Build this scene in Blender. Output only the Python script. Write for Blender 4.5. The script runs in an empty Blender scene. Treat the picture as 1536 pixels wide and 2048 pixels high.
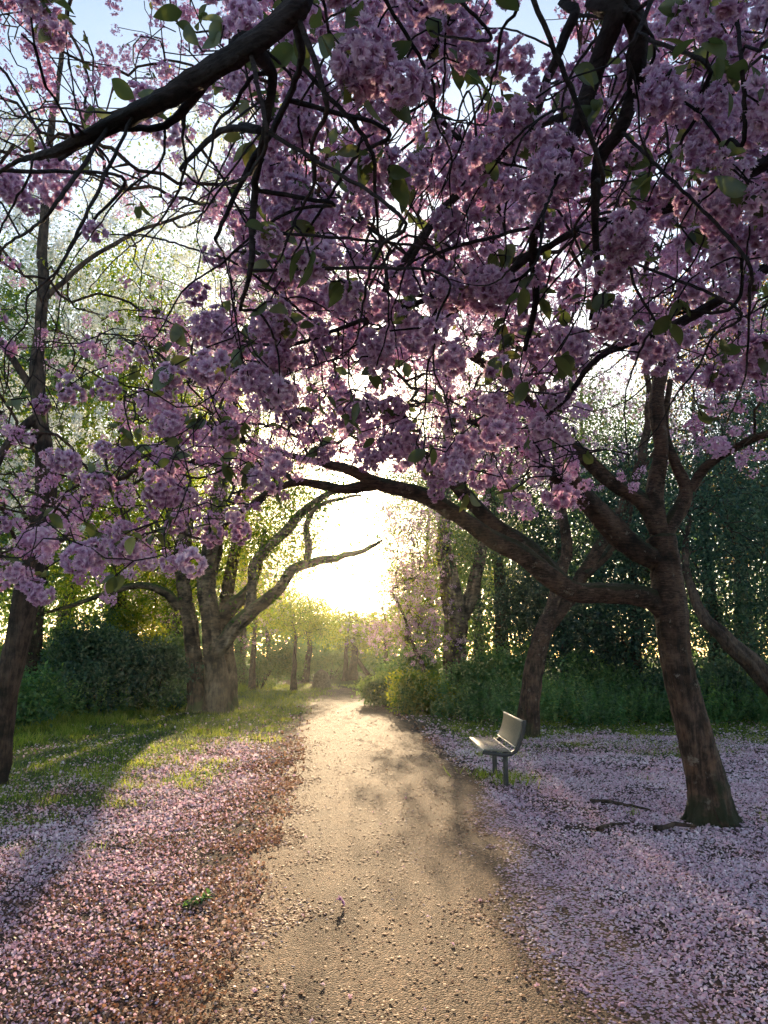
import bpy, math
import numpy as np
from mathutils import Vector, Matrix

# ------------------------------------------------------------------ camera, sky, sun, exposure
sc = bpy.context.scene
C = sc.collection
rad = math.radians
PITCH, F = 10.9, 1479.0          # pitch above the horizon; focal length in pixels of the 1536 x 2048 photograph
EYE = 1.6
cam_d = bpy.data.cameras.new('camera')
cam = bpy.data.objects.new('camera', cam_d)
C.objects.link(cam)
cam.location = (0, 0, EYE)
cam.rotation_euler = (rad(90 + PITCH), 0, 0)
cam_d.sensor_fit = 'VERTICAL'
cam_d.sensor_height = 36
cam_d.lens = F / 2048 * 36
cam_d.clip_start = 0.05
cam_d.clip_end = 3000
sc.camera = cam

SUN_EL, SUN_AZ = 12.7, -1.65       # azimuth measured from +Y towards +X
sun_dir = np.array([math.sin(rad(SUN_AZ)) * math.cos(rad(SUN_EL)), math.cos(rad(SUN_AZ)) * math.cos(rad(SUN_EL)), math.sin(rad(SUN_EL))])
w = bpy.data.worlds.new('World')
sc.world = w
w.use_nodes = True
nt = w.node_tree
bg = nt.nodes['Background']
sky = nt.nodes.new('ShaderNodeTexSky')
sky.sky_type = 'NISHITA'
sky.sun_disc = False
sky.sun_elevation = rad(SUN_EL)
sky.sun_rotation = rad(SUN_AZ)
sky.air_density = 1.0
sky.dust_density = 0.8
sky.ozone_density = 0.6
# the sun's own disc in the sky (the light it gives comes from the sun lamp)
geo_w = nt.nodes.new('ShaderNodeTexCoord')
dotn = nt.nodes.new('ShaderNodeVectorMath'); dotn.operation = 'DOT_PRODUCT'
nt.links.new(geo_w.outputs['Generated'], dotn.inputs[0]); dotn.inputs[1].default_value = tuple(sun_dir)
gt = nt.nodes.new('ShaderNodeMath'); gt.operation = 'GREATER_THAN'; gt.inputs[1].default_value = math.cos(rad(.42))
nt.links.new(dotn.outputs['Value'], gt.inputs[0])
add = nt.nodes.new('ShaderNodeMix'); add.data_type = 'RGBA'; add.blend_type = 'ADD'; add.inputs[7].default_value = (400, 370, 300, 1)
nt.links.new(gt.outputs[0], add.inputs[0]); nt.links.new(sky.outputs[0], add.inputs[6])
nt.links.new(add.outputs[2], bg.inputs['Color'])
bg.inputs['Strength'].default_value = 0.15
sl = bpy.data.lights.new('sun', 'SUN')
sl.energy = 5.0
sl.angle = rad(0.6)
sl.color = (1.0, 0.74, 0.45)
so = bpy.data.objects.new('sun', sl)
C.objects.link(so)
so.location = (0, 40, 30)
so.rotation_euler = Vector(-sun_dir).to_track_quat('-Z', 'Y').to_euler()
sc.view_settings.view_transform = 'Standard'
sc.view_settings.look = 'None'
sc.view_settings.exposure = 1.25
sc.view_settings.gamma = 1
cy = sc.cycles
cy.max_bounces = 6
cy.diffuse_bounces = 3
cy.glossy_bounces = 2
cy.transmission_bounces = 4
cy.transparent_max_bounces = 6
cy.volume_bounces = 1
cy.use_adaptive_sampling = True
cy.adaptive_threshold = 0.04
cy.use_denoising = True
cy.sample_clamp_indirect = 6
cy.caustics_reflective = False
cy.caustics_refractive = False
sc.render.use_persistent_data = False

rng = np.random.default_rng(7)

# ------------------------------------------------------------------ view geometry helpers
CP, SP = math.cos(rad(PITCH)), math.sin(rad(PITCH))
def ray(px, py):
    x = (px - 768) / F
    u = (1024 - py) / F
    return np.array([x, CP - u * SP, SP + u * CP])
def at(px, py, d):
    """point that stands d metres ahead (world Y) of the camera"""
    r = ray(px, py)
    return r * (d / r[1]) + np.array([0, 0, EYE])
def ground_at(px, py):
    r = ray(px, py)
    return r * (-EYE / r[2]) + np.array([0, 0, EYE])
def project(p):
    p = np.atleast_2d(p) - np.array([0, 0, EYE])
    dep = p[:, 1] * CP + p[:, 2] * SP
    up = -p[:, 1] * SP + p[:, 2] * CP
    dep_ = np.where(dep > 0.05, dep, 0.05)
    return 768 + F * p[:, 0] / dep_, 1024 - F * up / dep_, dep
def wpx(px, py, d, width):
    """radius in metres of something `width` pixels wide there"""
    p = at(px, py, d) - np.array([0, 0, EYE])
    return width / 2 * (p[1] * CP + p[2] * SP) / F

# ------------------------------------------------------------------ noise
_perm = rng.random((256, 256))
def vnoise(x, y):
    x = np.asarray(x, float); y = np.asarray(y, float)
    xi = np.floor(x).astype(int); yi = np.floor(y).astype(int)
    fx = x - xi; fy = y - yi
    fx = fx * fx * (3 - 2 * fx); fy = fy * fy * (3 - 2 * fy)
    a = _perm[xi % 256, yi % 256]; b = _perm[(xi + 1) % 256, yi % 256]
    c = _perm[xi % 256, (yi + 1) % 256]; d = _perm[(xi + 1) % 256, (yi + 1) % 256]
    return (a * (1 - fx) + b * fx) * (1 - fy) + (c * (1 - fx) + d * fx) * fy
def fbm(x, y, o=3):
    s = 0; a = 0.5; n = 0
    for k in range(o):
        s = s + a * vnoise(x * 2 ** k + 17 * k, y * 2 ** k + 31 * k); n += a; a *= .5
    return s / n
def sstep(e0, e1, x):
    t = np.clip((np.asarray(x, float) - e0) / (e1 - e0), 0, 1)
    return t * t * (3 - 2 * t)

# ------------------------------------------------------------------ materials
def new_mat(name):
    m = bpy.data.materials.new(name)
    m.use_nodes = True
    return m, m.node_tree, m.node_tree.nodes, m.node_tree.links
def ramp(N, L, src, stops):
    r = N.new('ShaderNodeValToRGB')
    els = r.color_ramp.elements
    while len(els) > 1: els.remove(els[-1])
    els[0].position = stops[0][0]; els[0].color = (*stops[0][1], 1)
    for p, c in stops[1:]:
        e = els.new(p); e.color = (*c, 1)
    L.new(src, r.inputs[0])
    return r.outputs[0]
def tex_noise(N, L, vec, scale, detail=4, rough=.55):
    n = N.new('ShaderNodeTexNoise')
    n.inputs['Scale'].default_value = scale
    n.inputs['Detail'].default_value = detail
    n.inputs['Roughness'].default_value = rough
    if vec is not None: L.new(vec, n.inputs['Vector'])
    return n.outputs['Fac']
def mapping(N, L, vec, scale):
    m = N.new('ShaderNodeMapping')
    m.inputs['Scale'].default_value = scale
    L.new(vec, m.inputs['Vector'])
    return m.outputs[0]
def foliage_mat(name, stops, trans=.5, tstops=None, gloss=.0):
    m, T, N, L = new_mat(name)
    N.remove(N['Principled BSDF'])
    out = N['Material Output']
    a = N.new('ShaderNodeAttribute'); a.attribute_name = 'tint'
    col = ramp(N, L, a.outputs['Fac'], stops)
    tcol = ramp(N, L, a.outputs['Fac'], tstops) if tstops else col
    d = N.new('ShaderNodeBsdfDiffuse'); L.new(col, d.inputs[0])
    t = N.new('ShaderNodeBsdfTranslucent'); L.new(tcol, t.inputs[0])
    mx = N.new('ShaderNodeMixShader'); mx.inputs[0].default_value = trans
    L.new(d.outputs[0], mx.inputs[1]); L.new(t.outputs[0], mx.inputs[2])
    res = mx.outputs[0]
    if gloss:
        g = N.new('ShaderNodeBsdfGlossy'); g.inputs['Roughness'].default_value = .45
        m2 = N.new('ShaderNodeMixShader'); m2.inputs[0].default_value = gloss
        L.new(res, m2.inputs[1]); L.new(g.outputs[0], m2.inputs[2]); res = m2.outputs[0]
    L.new(res, out.inputs[0])
    return m
def bark_mat(name, dark, light, bands=(6, 6, 30), moss=None, scale=1.0, bump=.6, plates=2.3, lichen=None):
    """horizontal lenticel bands high up, upright furrowed plates below `plates` metres, moss on tops and feet, loose darker patches"""
    m, T, N, L = new_mat(name)
    b = N['Principled BSDF']; b.inputs['Roughness'].default_value = .85
    b.inputs['Specular IOR Level'].default_value = .25
    geo = N.new('ShaderNodeNewGeometry'); P = geo.outputs['Position']
    pz = N.new('ShaderNodeSeparateXYZ'); L.new(P, pz.inputs[0])
    hi = tex_noise(N, L, mapping(N, L, P, tuple(k * scale for k in bands)), 1.0, 6, .7)
    lo = tex_noise(N, L, mapping(N, L, P, (26 * scale, 26 * scale, 5 * scale)), 1.0, 7, .7)
    n2 = tex_noise(N, L, P, 6 * scale, 6, .65)
    mr = N.new('ShaderNodeMapRange'); mr.inputs[1].default_value = plates - .5; mr.inputs[2].default_value = plates + .3
    ad0 = N.new('ShaderNodeMath'); ad0.operation = 'ADD'; L.new(pz.outputs[2], ad0.inputs[0]); L.new(n2, ad0.inputs[1]); L.new(ad0.outputs[0], mr.inputs[0])
    mf = N.new('ShaderNodeMix'); mf.data_type = 'FLOAT'; L.new(mr.outputs[0], mf.inputs[0]); L.new(lo, mf.inputs[2]); L.new(hi, mf.inputs[3])
    mm = N.new('ShaderNodeMath'); mm.operation = 'MULTIPLY'
    L.new(mf.outputs[0], mm.inputs[0]); L.new(n2, mm.inputs[1])
    mid = tuple((p + q) / 2 for p, q in zip(dark, light))
    col = ramp(N, L, mm.outputs[0], [(.13, tuple(c * .35 for c in dark)), (.2, dark), (.27, mid), (.38, light)])
    pat = tex_noise(N, L, P, 2.1 * scale, 5, .6)
    mp_ = N.new('ShaderNodeMix'); mp_.data_type = 'RGBA'; mp_.blend_type = 'MULTIPLY'
    mp_.inputs[0].default_value = 1; L.new(col, mp_.inputs[6])
    L.new(ramp(N, L, pat, [(.34, (.30, .27, .27)), (.43, (.75, .68, .62)), (.55, (1, 1, 1)), (.7, (1.0, .82, .66))]), mp_.inputs[7])
    col = mp_.outputs[2]
    if lichen:
        nl = tex_noise(N, L, P, 9 * scale, 5, .7)
        ml = N.new('ShaderNodeMix'); ml.data_type = 'RGBA'
        L.new(ramp(N, L, nl, [(.6, (0, 0, 0)), (.68, (.7, .7, .7))]), ml.inputs[0]); L.new(col, ml.inputs[6]); ml.inputs[7].default_value = (*lichen, 1)
        col = ml.outputs[2]
    if moss:
        sx = N.new('ShaderNodeSeparateXYZ'); L.new(geo.outputs['Normal'], sx.inputs[0])
        n3 = tex_noise(N, L, P, 5, 4)
        foot = N.new('ShaderNodeMapRange'); foot.inputs[1].default_value = .9; foot.inputs[2].default_value = 0; foot.inputs[3].default_value = 0; foot.inputs[4].default_value = .42
        L.new(pz.outputs[2], foot.inputs[0])
        ad = N.new('ShaderNodeMath'); ad.operation = 'ADD'
        L.new(sx.outputs[2], ad.inputs[0]); L.new(n3, ad.inputs[1])
        ad2 = N.new('ShaderNodeMath'); ad2.operation = 'ADD'; L.new(ad.outputs[0], ad2.inputs[0]); L.new(foot.outputs[0], ad2.inputs[1])
        fac = ramp(N, L, ad2.outputs[0], [(.8, (0, 0, 0)), (1.0, (.8, .8, .8))])
        mx = N.new('ShaderNodeMix'); mx.data_type = 'RGBA'
        L.new(fac, mx.inputs[0]); L.new(col, mx.inputs[6]); mx.inputs[7].default_value = (*moss, 1)
        col = mx.outputs[2]
    L.new(col, b.inputs['Base Color'])
    bp = N.new('ShaderNodeBump'); bp.inputs['Strength'].default_value = bump; bp.inputs['Distance'].default_value = .03
    L.new(mm.outputs[0], bp.inputs['Height']); L.new(bp.outputs[0], b.inputs['Normal'])
    return m

M = {}
M['bark_cherry'] = bark_mat('cherry_bark', (.026, .016, .012), (.13, .078, .056), (14, 14, 70), moss=(.014, .02, .007), bump=.9, lichen=(.20, .17, .14))
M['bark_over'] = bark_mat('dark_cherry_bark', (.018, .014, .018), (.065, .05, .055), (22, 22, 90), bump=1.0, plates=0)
M['bark_pale'] = bark_mat('pale_flaking_bark', (.05, .038, .028), (.27, .205, .14), (9, 9, 24), moss=(.05, .08, .02), scale=.6, bump=1.0, plates=2.2)
M['bark_dark'] = bark_mat('dark_rough_bark', (.03, .022, .018), (.12, .08, .06), (14, 14, 4), bump=.9, plates=50)
M['petal'] = foliage_mat('pink_petals', [(0, (.34, .13, .27)), (.45, (.60, .36, .56)), (1, (.86, .72, .86))], .48,
                         [(0, (.48, .15, .32)), (.45, (.70, .40, .61)), (1, (.90, .75, .88))])
M['petal_white'] = foliage_mat('white_petals', [(0, (.55, .60, .45)), (.4, (.80, .82, .76)), (1, (.88, .9, .88))], .5)
M['leaf_cherry'] = foliage_mat('bronze_cherry_leaf', [(0, (.04, .055, .025)), (.5, (.07, .10, .035)), (1, (.14, .13, .045))], .45,
                               [(0, (.08, .11, .03)), (.5, (.15, .19, .04)), (1, (.32, .26, .06))], .05)
M['leaf_spring'] = foliage_mat('spring_green_leaf', [(0, (.05, .11, .02)), (.5, (.11, .19, .03)), (1, (.22, .26, .04))], .6,
                               [(0, (.06, .17, .015)), (.5, (.24, .38, .025)), (1, (.58, .58, .04))])
M['leaf_mid'] = foliage_mat('mid_green_leaf', [(0, (.022, .08, .028)), (.5, (.045, .125, .042)), (1, (.11, .18, .05))], .45,
                            [(0, (.08, .18, .03)), (.5, (.16, .30, .05)), (1, (.32, .42, .07))], .05)
M['leaf_nettle'] = foliage_mat('nettle_leaf', [(0, (.03, .09, .03)), (.5, (.08, .20, .06)), (1, (.20, .32, .08))], .45,
                               [(0, (.06, .18, .04)), (.5, (.16, .34, .06)), (1, (.40, .50, .08))], .05)
M['leaf_dark'] = foliage_mat('dark_conifer_leaf', [(0, (.012, .045, .032)), (.5, (.036, .10, .065)), (1, (.10, .17, .08))], .3, None, .04)
M['leaf_copper'] = foliage_mat('copper_leaf', [(0, (.12, .06, .02)), (.5, (.25, .12, .03)), (1, (.22, .22, .04))], .6,
                               [(0, (.4, .15, .03)), (.5, (.6, .3, .05)), (1, (.4, .45, .06))])
M['grass'] = foliage_mat('grass_blades', [(0, (.03, .075, .02)), (.6, (.07, .14, .03)), (1, (.18, .22, .07))], .62,
                         [(0, (.10, .22, .03)), (.6, (.36, .50, .04)), (1, (.66, .64, .10))])
M['ground_petal'] = foliage_mat('fallen_petals', [(0, (.16, .07, .045)), (.12, (.34, .17, .12)), (.2, (.68, .40, .50)), (.6, (.84, .59, .70)), (1, (.92, .78, .84))], .4, None, .06)
M['brown_petal'] = foliage_mat('dried_petals', [(0, (.20, .085, .04)), (.4, (.42, .22, .12)), (.7, (.55, .33, .22)), (1, (.78, .56, .46))], .3, None, .03)

def ground_material():
    m, T, N, L = new_mat('forest_soil')
    b = N['Principled BSDF']; b.inputs['Roughness'].default_value = .95; b.inputs['Specular IOR Level'].default_value = .15
    geo = N.new('ShaderNodeNewGeometry')
    P = geo.outputs['Position']
    soil = ramp(N, L, tex_noise(N, L, P, 14, 8, .7), [(.3, (.022, .015, .013)), (.5, (.055, .036, .030)), (.7, (.11, .07, .055))])
    grass = ramp(N, L, tex_noise(N, L, P, 30, 6, .7), [(.3, (.018, .035, .010)), (.55, (.045, .075, .018)), (.75, (.09, .12, .03))])
    at_ = N.new('ShaderNodeAttribute'); at_.attribute_name = 'grassy'
    mx = N.new('ShaderNodeMix'); mx.data_type = 'RGBA'
    L.new(at_.outputs['Fac'], mx.inputs[0]); L.new(soil, mx.inputs[6]); L.new(grass, mx.inputs[7])
    L.new(mx.outputs[2], b.inputs['Base Color'])
    bp = N.new('ShaderNodeBump'); bp.inputs['Distance'].default_value = .03; bp.inputs['Strength'].default_value = .8
    L.new(tex_noise(N, L, P, 25, 8, .7), bp.inputs['Height']); L.new(bp.outputs[0], b.inputs['Normal'])
    return m
def path_material():
    m, T, N, L = new_mat('worn_gravel_asphalt')
    b = N['Principled BSDF']; b.inputs['Roughness'].default_value = .8; b.inputs['Specular IOR Level'].default_value = .16
    geo = N.new('ShaderNodeNewGeometry')
    P = geo.outputs['Position']
    vo = N.new('ShaderNodeTexVoronoi'); vo.inputs['Scale'].default_value = 95; L.new(P, vo.inputs['Vector'])
    sp = N.new('ShaderNodeSeparateColor'); L.new(vo.outputs['Color'], sp.inputs[0])
    stone = ramp(N, L, sp.outputs[0], [(0, (.045, .028, .02)), (.45, (.12, .072, .042)), (.8, (.25, .155, .088)), (1, (.44, .30, .20))])
    bg_ = N.new('ShaderNodeMath'); bg_.operation = 'MULTIPLY'
    L.new(tex_noise(N, L, P, 1.6, 6, .65), bg_.inputs[0]); L.new(tex_noise(N, L, mapping(N, L, P, (3.2, .35, 1)), 1.0, 5, .6), bg_.inputs[1])
    big = ramp(N, L, bg_.outputs[0], [(.13, (.42, .38, .38)), (.25, (.85, .80, .76)), (.36, (1.15, 1.05, .95))])
    mx = N.new('ShaderNodeMix'); mx.data_type = 'RGBA'; mx.blend_type = 'MULTIPLY'; mx.inputs[0].default_value = .8
    L.new(stone, mx.inputs[6]); L.new(big, mx.inputs[7])
    L.new(mx.outputs[2], b.inputs['Base Color'])
    ad = N.new('ShaderNodeMath'); ad.operation = 'MULTIPLY_ADD'
    L.new(vo.outputs['Distance'], ad.inputs[0]); ad.inputs[1].default_value = -1.0
    L.new(tex_noise(N, L, P, 9, 6, .7), ad.inputs[2])
    bp = N.new('ShaderNodeBump'); bp.inputs['Distance'].default_value = .010; bp.inputs['Strength'].default_value = .65
    L.new(ad.outputs[0], bp.inputs['Height']); L.new(bp.outputs[0], b.inputs['Normal'])
    return m
def plain_mat(name, col, rough=.5, metal=0., noise=.25, nscale=20, bump=0.):
    m, T, N, L = new_mat(name)
    b = N['Principled BSDF']; b.inputs['Roughness'].default_value = rough; b.inputs['Metallic'].default_value = metal
    tc = N.new('ShaderNodeTexCoord')
    n = tex_noise(N, L, tc.outputs['Object'], nscale, 5, .6)
    L.new(ramp(N, L, n, [(.3, tuple(c * (1 - noise) for c in col)), (.7, tuple(min(1, c * (1 + noise)) for c in col))]), b.inputs['Base Color'])
    if bump:
        bp = N.new('ShaderNodeBump'); bp.inputs['Distance'].default_value = .01; bp.inputs['Strength'].default_value = bump
        L.new(n, bp.inputs['Height']); L.new(bp.outputs[0], b.inputs['Normal'])
    return m
M['ground'] = ground_material()
M['path'] = path_material()
M['bench_dark'] = plain_mat('bench_dark_metal', (.035, .035, .04), .45, .3, .3)
M['bench_panel'] = plain_mat('bench_khaki_panel', (.17, .15, .115), .5, 0, .3, 40)
M['bench_trim'] = plain_mat('bench_worn_edge', (.50, .45, .36), .4, 0, .15, 30)
M['stump'] = plain_mat('pale_stump_wood', (.22, .16, .10), .9, 0, .5, 12, .6)

# ------------------------------------------------------------------ mesh helpers
def link_mesh(name, V, F, mat, parent=None, tint=None, smooth=False, attr='tint', vattr=None):
    """V (n,3); F int array (m,3) or (m,4), or list of them"""
    me = bpy.data.meshes.new(name)
    Fs = F if isinstance(F, list) else [F]
    V = np.asarray(V, np.float32)
    me.vertices.add(len(V)); me.vertices.foreach_set('co', V.ravel())
    nl = sum(f.size for f in Fs); nf = sum(len(f) for f in Fs)
    me.loops.add(nl); me.polygons.add(nf)
    me.loops.foreach_set('vertex_index', np.concatenate([f.ravel() for f in Fs]).astype(np.int32))
    tot = np.concatenate([np.full(len(f), f.shape[1], np.int32) for f in Fs])
    st = np.zeros(nf, np.int32); st[1:] = np.cumsum(tot)[:-1]
    me.polygons.foreach_set('loop_start', st)
    if smooth: me.polygons.foreach_set('use_smooth', np.ones(nf, bool))
    if tint is not None:
        a = me.attributes.new(attr, 'FLOAT', 'FACE'); a.data.foreach_set('value', np.asarray(tint, np.float32))
    if vattr is not None:
        a = me.attributes.new(attr, 'FLOAT', 'POINT'); a.data.foreach_set('value', np.asarray(vattr, np.float32))
    me.update(calc_edges=True)
    me.materials.append(mat)
    o = bpy.data.objects.new(name, me)
    C.objects.link(o)
    if parent is not None:
        o.parent = parent
        o.matrix_parent_inverse = Matrix.Translation(-Vector(parent.location))
    return o
def tag(o, label=None, cat=None, group=None, kind=None):
    if label: o['label'] = label
    if cat: o['category'] = cat
    if group: o['group'] = group
    if kind: o['kind'] = kind
    return o
def empty(name, loc, label, cat, group=None):
    o = bpy.data.objects.new(name, None)
    C.objects.link(o); o.location = loc; o.empty_display_size = .2
    return tag(o, label, cat, group)
class MB:
    def __init__(s): s.V = []; s.F = {3: [], 4: []}; s.T = {3: [], 4: []}; s.n = 0
    def add(s, V, F, t=None):
        V = np.asarray(V, float); F = np.asarray(F, int)
        s.V.append(V); s.F[F.shape[1]].append(F + s.n); s.n += len(V)
        s.T[F.shape[1]].append(np.full(len(F), .5) if t is None else np.broadcast_to(t, len(F)))
    def build(s, name, mat, parent=None, smooth=False):
        if not s.n: return None
        Fs = [np.concatenate(s.F[k]) for k in (3, 4) if s.F[k]]
        Ts = np.concatenate([np.concatenate(s.T[k]) for k in (3, 4) if s.F[k]])
        return link_mesh(name, np.concatenate(s.V), Fs, mat, parent, Ts, smooth)
    def stamp(s, proto, pos, R, tint):
        """proto = (V (n,3), F (m,4), dt (m)); pos (k,3); R (k,3,3) rows = local axes * scale; tint (k)"""
        PV, PF, PT = proto
        k = len(pos)
        if k == 0: return
        V = (np.einsum('nj,kji->kni', PV, R) + pos[:, None, :]).reshape(-1, 3)
        Fc = (PF[None] + (np.arange(k) * len(PV))[:, None, None]).reshape(-1, PF.shape[1])
        t = np.clip(tint[:, None] + PT[None, :], 0, 1).reshape(-1)
        s.V.append(V); s.F[PF.shape[1]].append(Fc + s.n); s.T[PF.shape[1]].append(t); s.n += len(V)
def norm(a): return a / (np.linalg.norm(a, axis=-1, keepdims=True) + 1e-9)
def rand_dirs(k):
    return norm(rng.normal(size=(k, 3)))
def frames(Y, Zhint=None, scale=1.0):
    """rows X,Y,Z; Y along given direction, Z near hint"""
    Y = norm(Y)
    if Zhint is None: Zhint = rand_dirs(len(Y))
    X = norm(np.cross(Y, Zhint)); Z = np.cross(X, Y)
    R = np.stack([X, Y, Z], 1)
    return R * np.reshape(scale, (-1, 1, 1)) if np.ndim(scale) else R * scale

# leaf prototypes: along +Y, length 1
def leaf_proto(n=4, width=.5, fold=.12, curl=.2):
    V = []; F = []; 
    ys = np.linspace(0, 1, n + 1)
    for i, y in enumerate(ys):
        hw = width / 2 * (math.sin(math.pi * min(1, y ** .85)) ** .8 if 0 < i < n else .02) 
        z = -curl * y * y
        V += [(-hw, y, z + fold * hw * 2), (0, y, z), (hw, y, z + fold * hw * 2)]
    for i in range(n):
        a = i * 3; b = a + 3
        F += [(a, a + 1, b + 1, b), (a + 1, a + 2, b + 2, b + 1)]
    return np.array(V), np.array(F), np.zeros(len(F))
LEAF_NEAR = leaf_proto(8, .54, .14, .22)
LEAF_MID = leaf_proto(3, .52, .18, .2)
LEAF_FAR = (np.array([(0, 0, 0), (-.3, .5, .08), (0, 1, -.1), (.3, .5, .08)]), np.array([(0, 1, 2, 3)]), np.zeros(1))
LEAF_FAR2 = (np.array([(0, 0, 0), (-.33, .45, .1), (0, 1, -.12), (.33, .45, .1), (0, .5, -.03)]), np.array([(0, 1, 4, 4), (0, 4, 3, 3)]), np.zeros(2))

def flower(mb, c, axis, size, level):
    """a ruffled double cherry flower; level 0 near, 1 mid, 2 far"""
    n = (24, 9, 4)[level]
    ph = rng.random() * 6.28
    for i in range(n):
        f = (i + .5) / n
        a = ph + i * 2.39996 + rng.normal() * .25
        o = 1.45 * math.sqrt(f) + rng.normal() * .16
        rd = np.array([math.cos(a), math.sin(a), 0]); up = np.array([0, 0, 1.])
        d0 = norm(rd * math.sin(o * .75) + up * math.cos(o * .75))
        d1 = norm(rd * math.sin(o * 1.1) + up * math.cos(o * 1.1) + rng.normal(size=3) * .18)
        sd = norm(np.array([-math.sin(a), math.cos(a), 0]) + rng.normal(size=3) * .25)
        l = size * (.78 + .3 * f) * rng.uniform(.8, 1.15)
        wd = size * .27
        base = .42 + rng.normal() * .09
        if level == 0:
            p0 = rd * .05 * size; p1 = p0 + d0 * l * .5; p2 = p1 + d1 * l * .5
            V = [p0 - sd * wd * .25, p0 + sd * wd * .25, p1 + sd * wd, p1 - sd * wd,
                 p2 + sd * wd * .8, p2 - d1 * l * .14, p2 - sd * wd * .6]
            VV = axis_map(V, c, axis)
            mb.add(VV, [(0, 1, 2, 3)], np.array([base - .12]))
            mb.add(VV, [(3, 5, 6), (3, 2, 5), (2, 4, 5)], np.array([base + .25, base + .12, base + .3]))
        else:
            p2 = d1 * l
            V = [rd * .03 * size, p2 * .62 + sd * wd * 1.3, p2, p2 * .62 - sd * wd * 1.3]
            mb.add(axis_map(V, c, axis), [(0, 1, 2, 3)], np.array([base + .08 + rng.normal() * .12]))
def axis_map(V, c, axis):
    V = np.asarray(V); z = axis
    x = np.cross(z, [0.3, 0.2, .93]); x /= np.linalg.norm(x) + 1e-9; y = np.cross(z, x)
    return V[:, 0:1] * x + V[:, 1:2] * y + V[:, 2:3] * z + c
def cluster_proto(nf, level, R=.042, fs=.024):
    """ball of double flowers hanging below its origin; returns proto with mixed faces as quads (tris padded)"""
    mb = MB()
    off = rng.random() * 6
    for i in range(nf):
        z = 1 - 2 * (i + .5) / nf
        a = i * 2.39996 + off
        d = np.array([math.sqrt(max(0, 1 - z * z)) * math.cos(a), math.sqrt(max(0, 1 - z * z)) * math.sin(a), z])
        c = d * R * np.array([1.15, 1.15, .85]) * rng.uniform(.6, 1.25) + np.array([0, 0, -R * .9])
        flower(mb, c, norm(d + rng.normal(size=3) * .2), fs * rng.uniform(.85, 1.2), level)
    V = np.concatenate(mb.V); V = V - 0
    F3 = np.concatenate(mb.F[3]) if mb.F[3] else None
    F4 = np.concatenate(mb.F[4])
    T4 = np.concatenate(mb.T[4])
    if F3 is not None:
        return V, F4, T4 - .5, F3, np.concatenate(mb.T[3]) - .5
    return V, F4, T4 - .5
def split_stamp(mb, proto, pos, R, tint):
    if len(proto) == 5:
        k = len(pos)
        if not k: return
        V = (np.einsum('nj,kji->kni', proto[0], R) + pos[:, None, :]).reshape(-1, 3)
        offs = (np.arange(k) * len(proto[0]))[:, None, None]
        for F_, T_ in ((proto[1], proto[2]), (proto[3], proto[4])):
            n = F_.shape[1]
            mb.F[n].append((F_[None] + offs).reshape(-1, n) + mb.n)
            mb.T[n].append(np.clip(tint[:, None] + T_[None, :], 0, 1).reshape(-1))
        mb.V.append(V); mb.n += len(V)
    else:
        mb.stamp(proto, pos, R, tint)
CL_NEAR = [cluster_proto(n, 0) for n in (15, 12, 17, 13)]
CL_MID = [cluster_proto(n, 1) for n in (13, 10, 15, 12)]
CL_FAR = [cluster_proto(n, 2) for n in (9, 11, 8)]
def hang_R(k, smin, smax, tilt=.35):
    Z = norm(np.array([0, 0, 1.]) + rng.normal(size=(k, 3)) * tilt)
    Yh = rand_dirs(k)
    X = norm(np.cross(Yh, Z)); Y = np.cross(Z, X)
    s = rng.uniform(smin, smax, k)
    return np.stack([X, Y, Z], 1) * s[:, None, None]

# ------------------------------------------------------------------ branch growth
def catmull(P, R, seg):
    P = np.asarray(P, float); R = np.asarray(R, float)
    if len(P) == 2:
        n = max(2, int(np.linalg.norm(P[1] - P[0]) / seg)); t = np.linspace(0, 1, n + 1)[:, None]
        return P[0] * (1 - t) + P[1] * t, R[0] * (1 - t[:, 0]) + R[1] * t[:, 0]
    Pe = np.vstack([2 * P[0] - P[1], P, 2 * P[-1] - P[-2]])
    out = [P[0]]; ro = [R[0]]
    for i in range(len(P) - 1):
        p0, p1, p2, p3 = Pe[i:i + 4]
        n = max(1, int(round(np.linalg.norm(p2 - p1) / seg)))
        for k in range(1, n + 1):
            t = k / n
            out.append(.5 * (2 * p1 + (p2 - p0) * t + (2 * p0 - 5 * p1 + 4 * p2 - p3) * t * t + (-p0 + 3 * p1 - 3 * p2 + p3) * t ** 3))
            ro.append(R[i] * (1 - t) + R[i + 1] * t)
    return np.array(out), np.array(ro)
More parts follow.
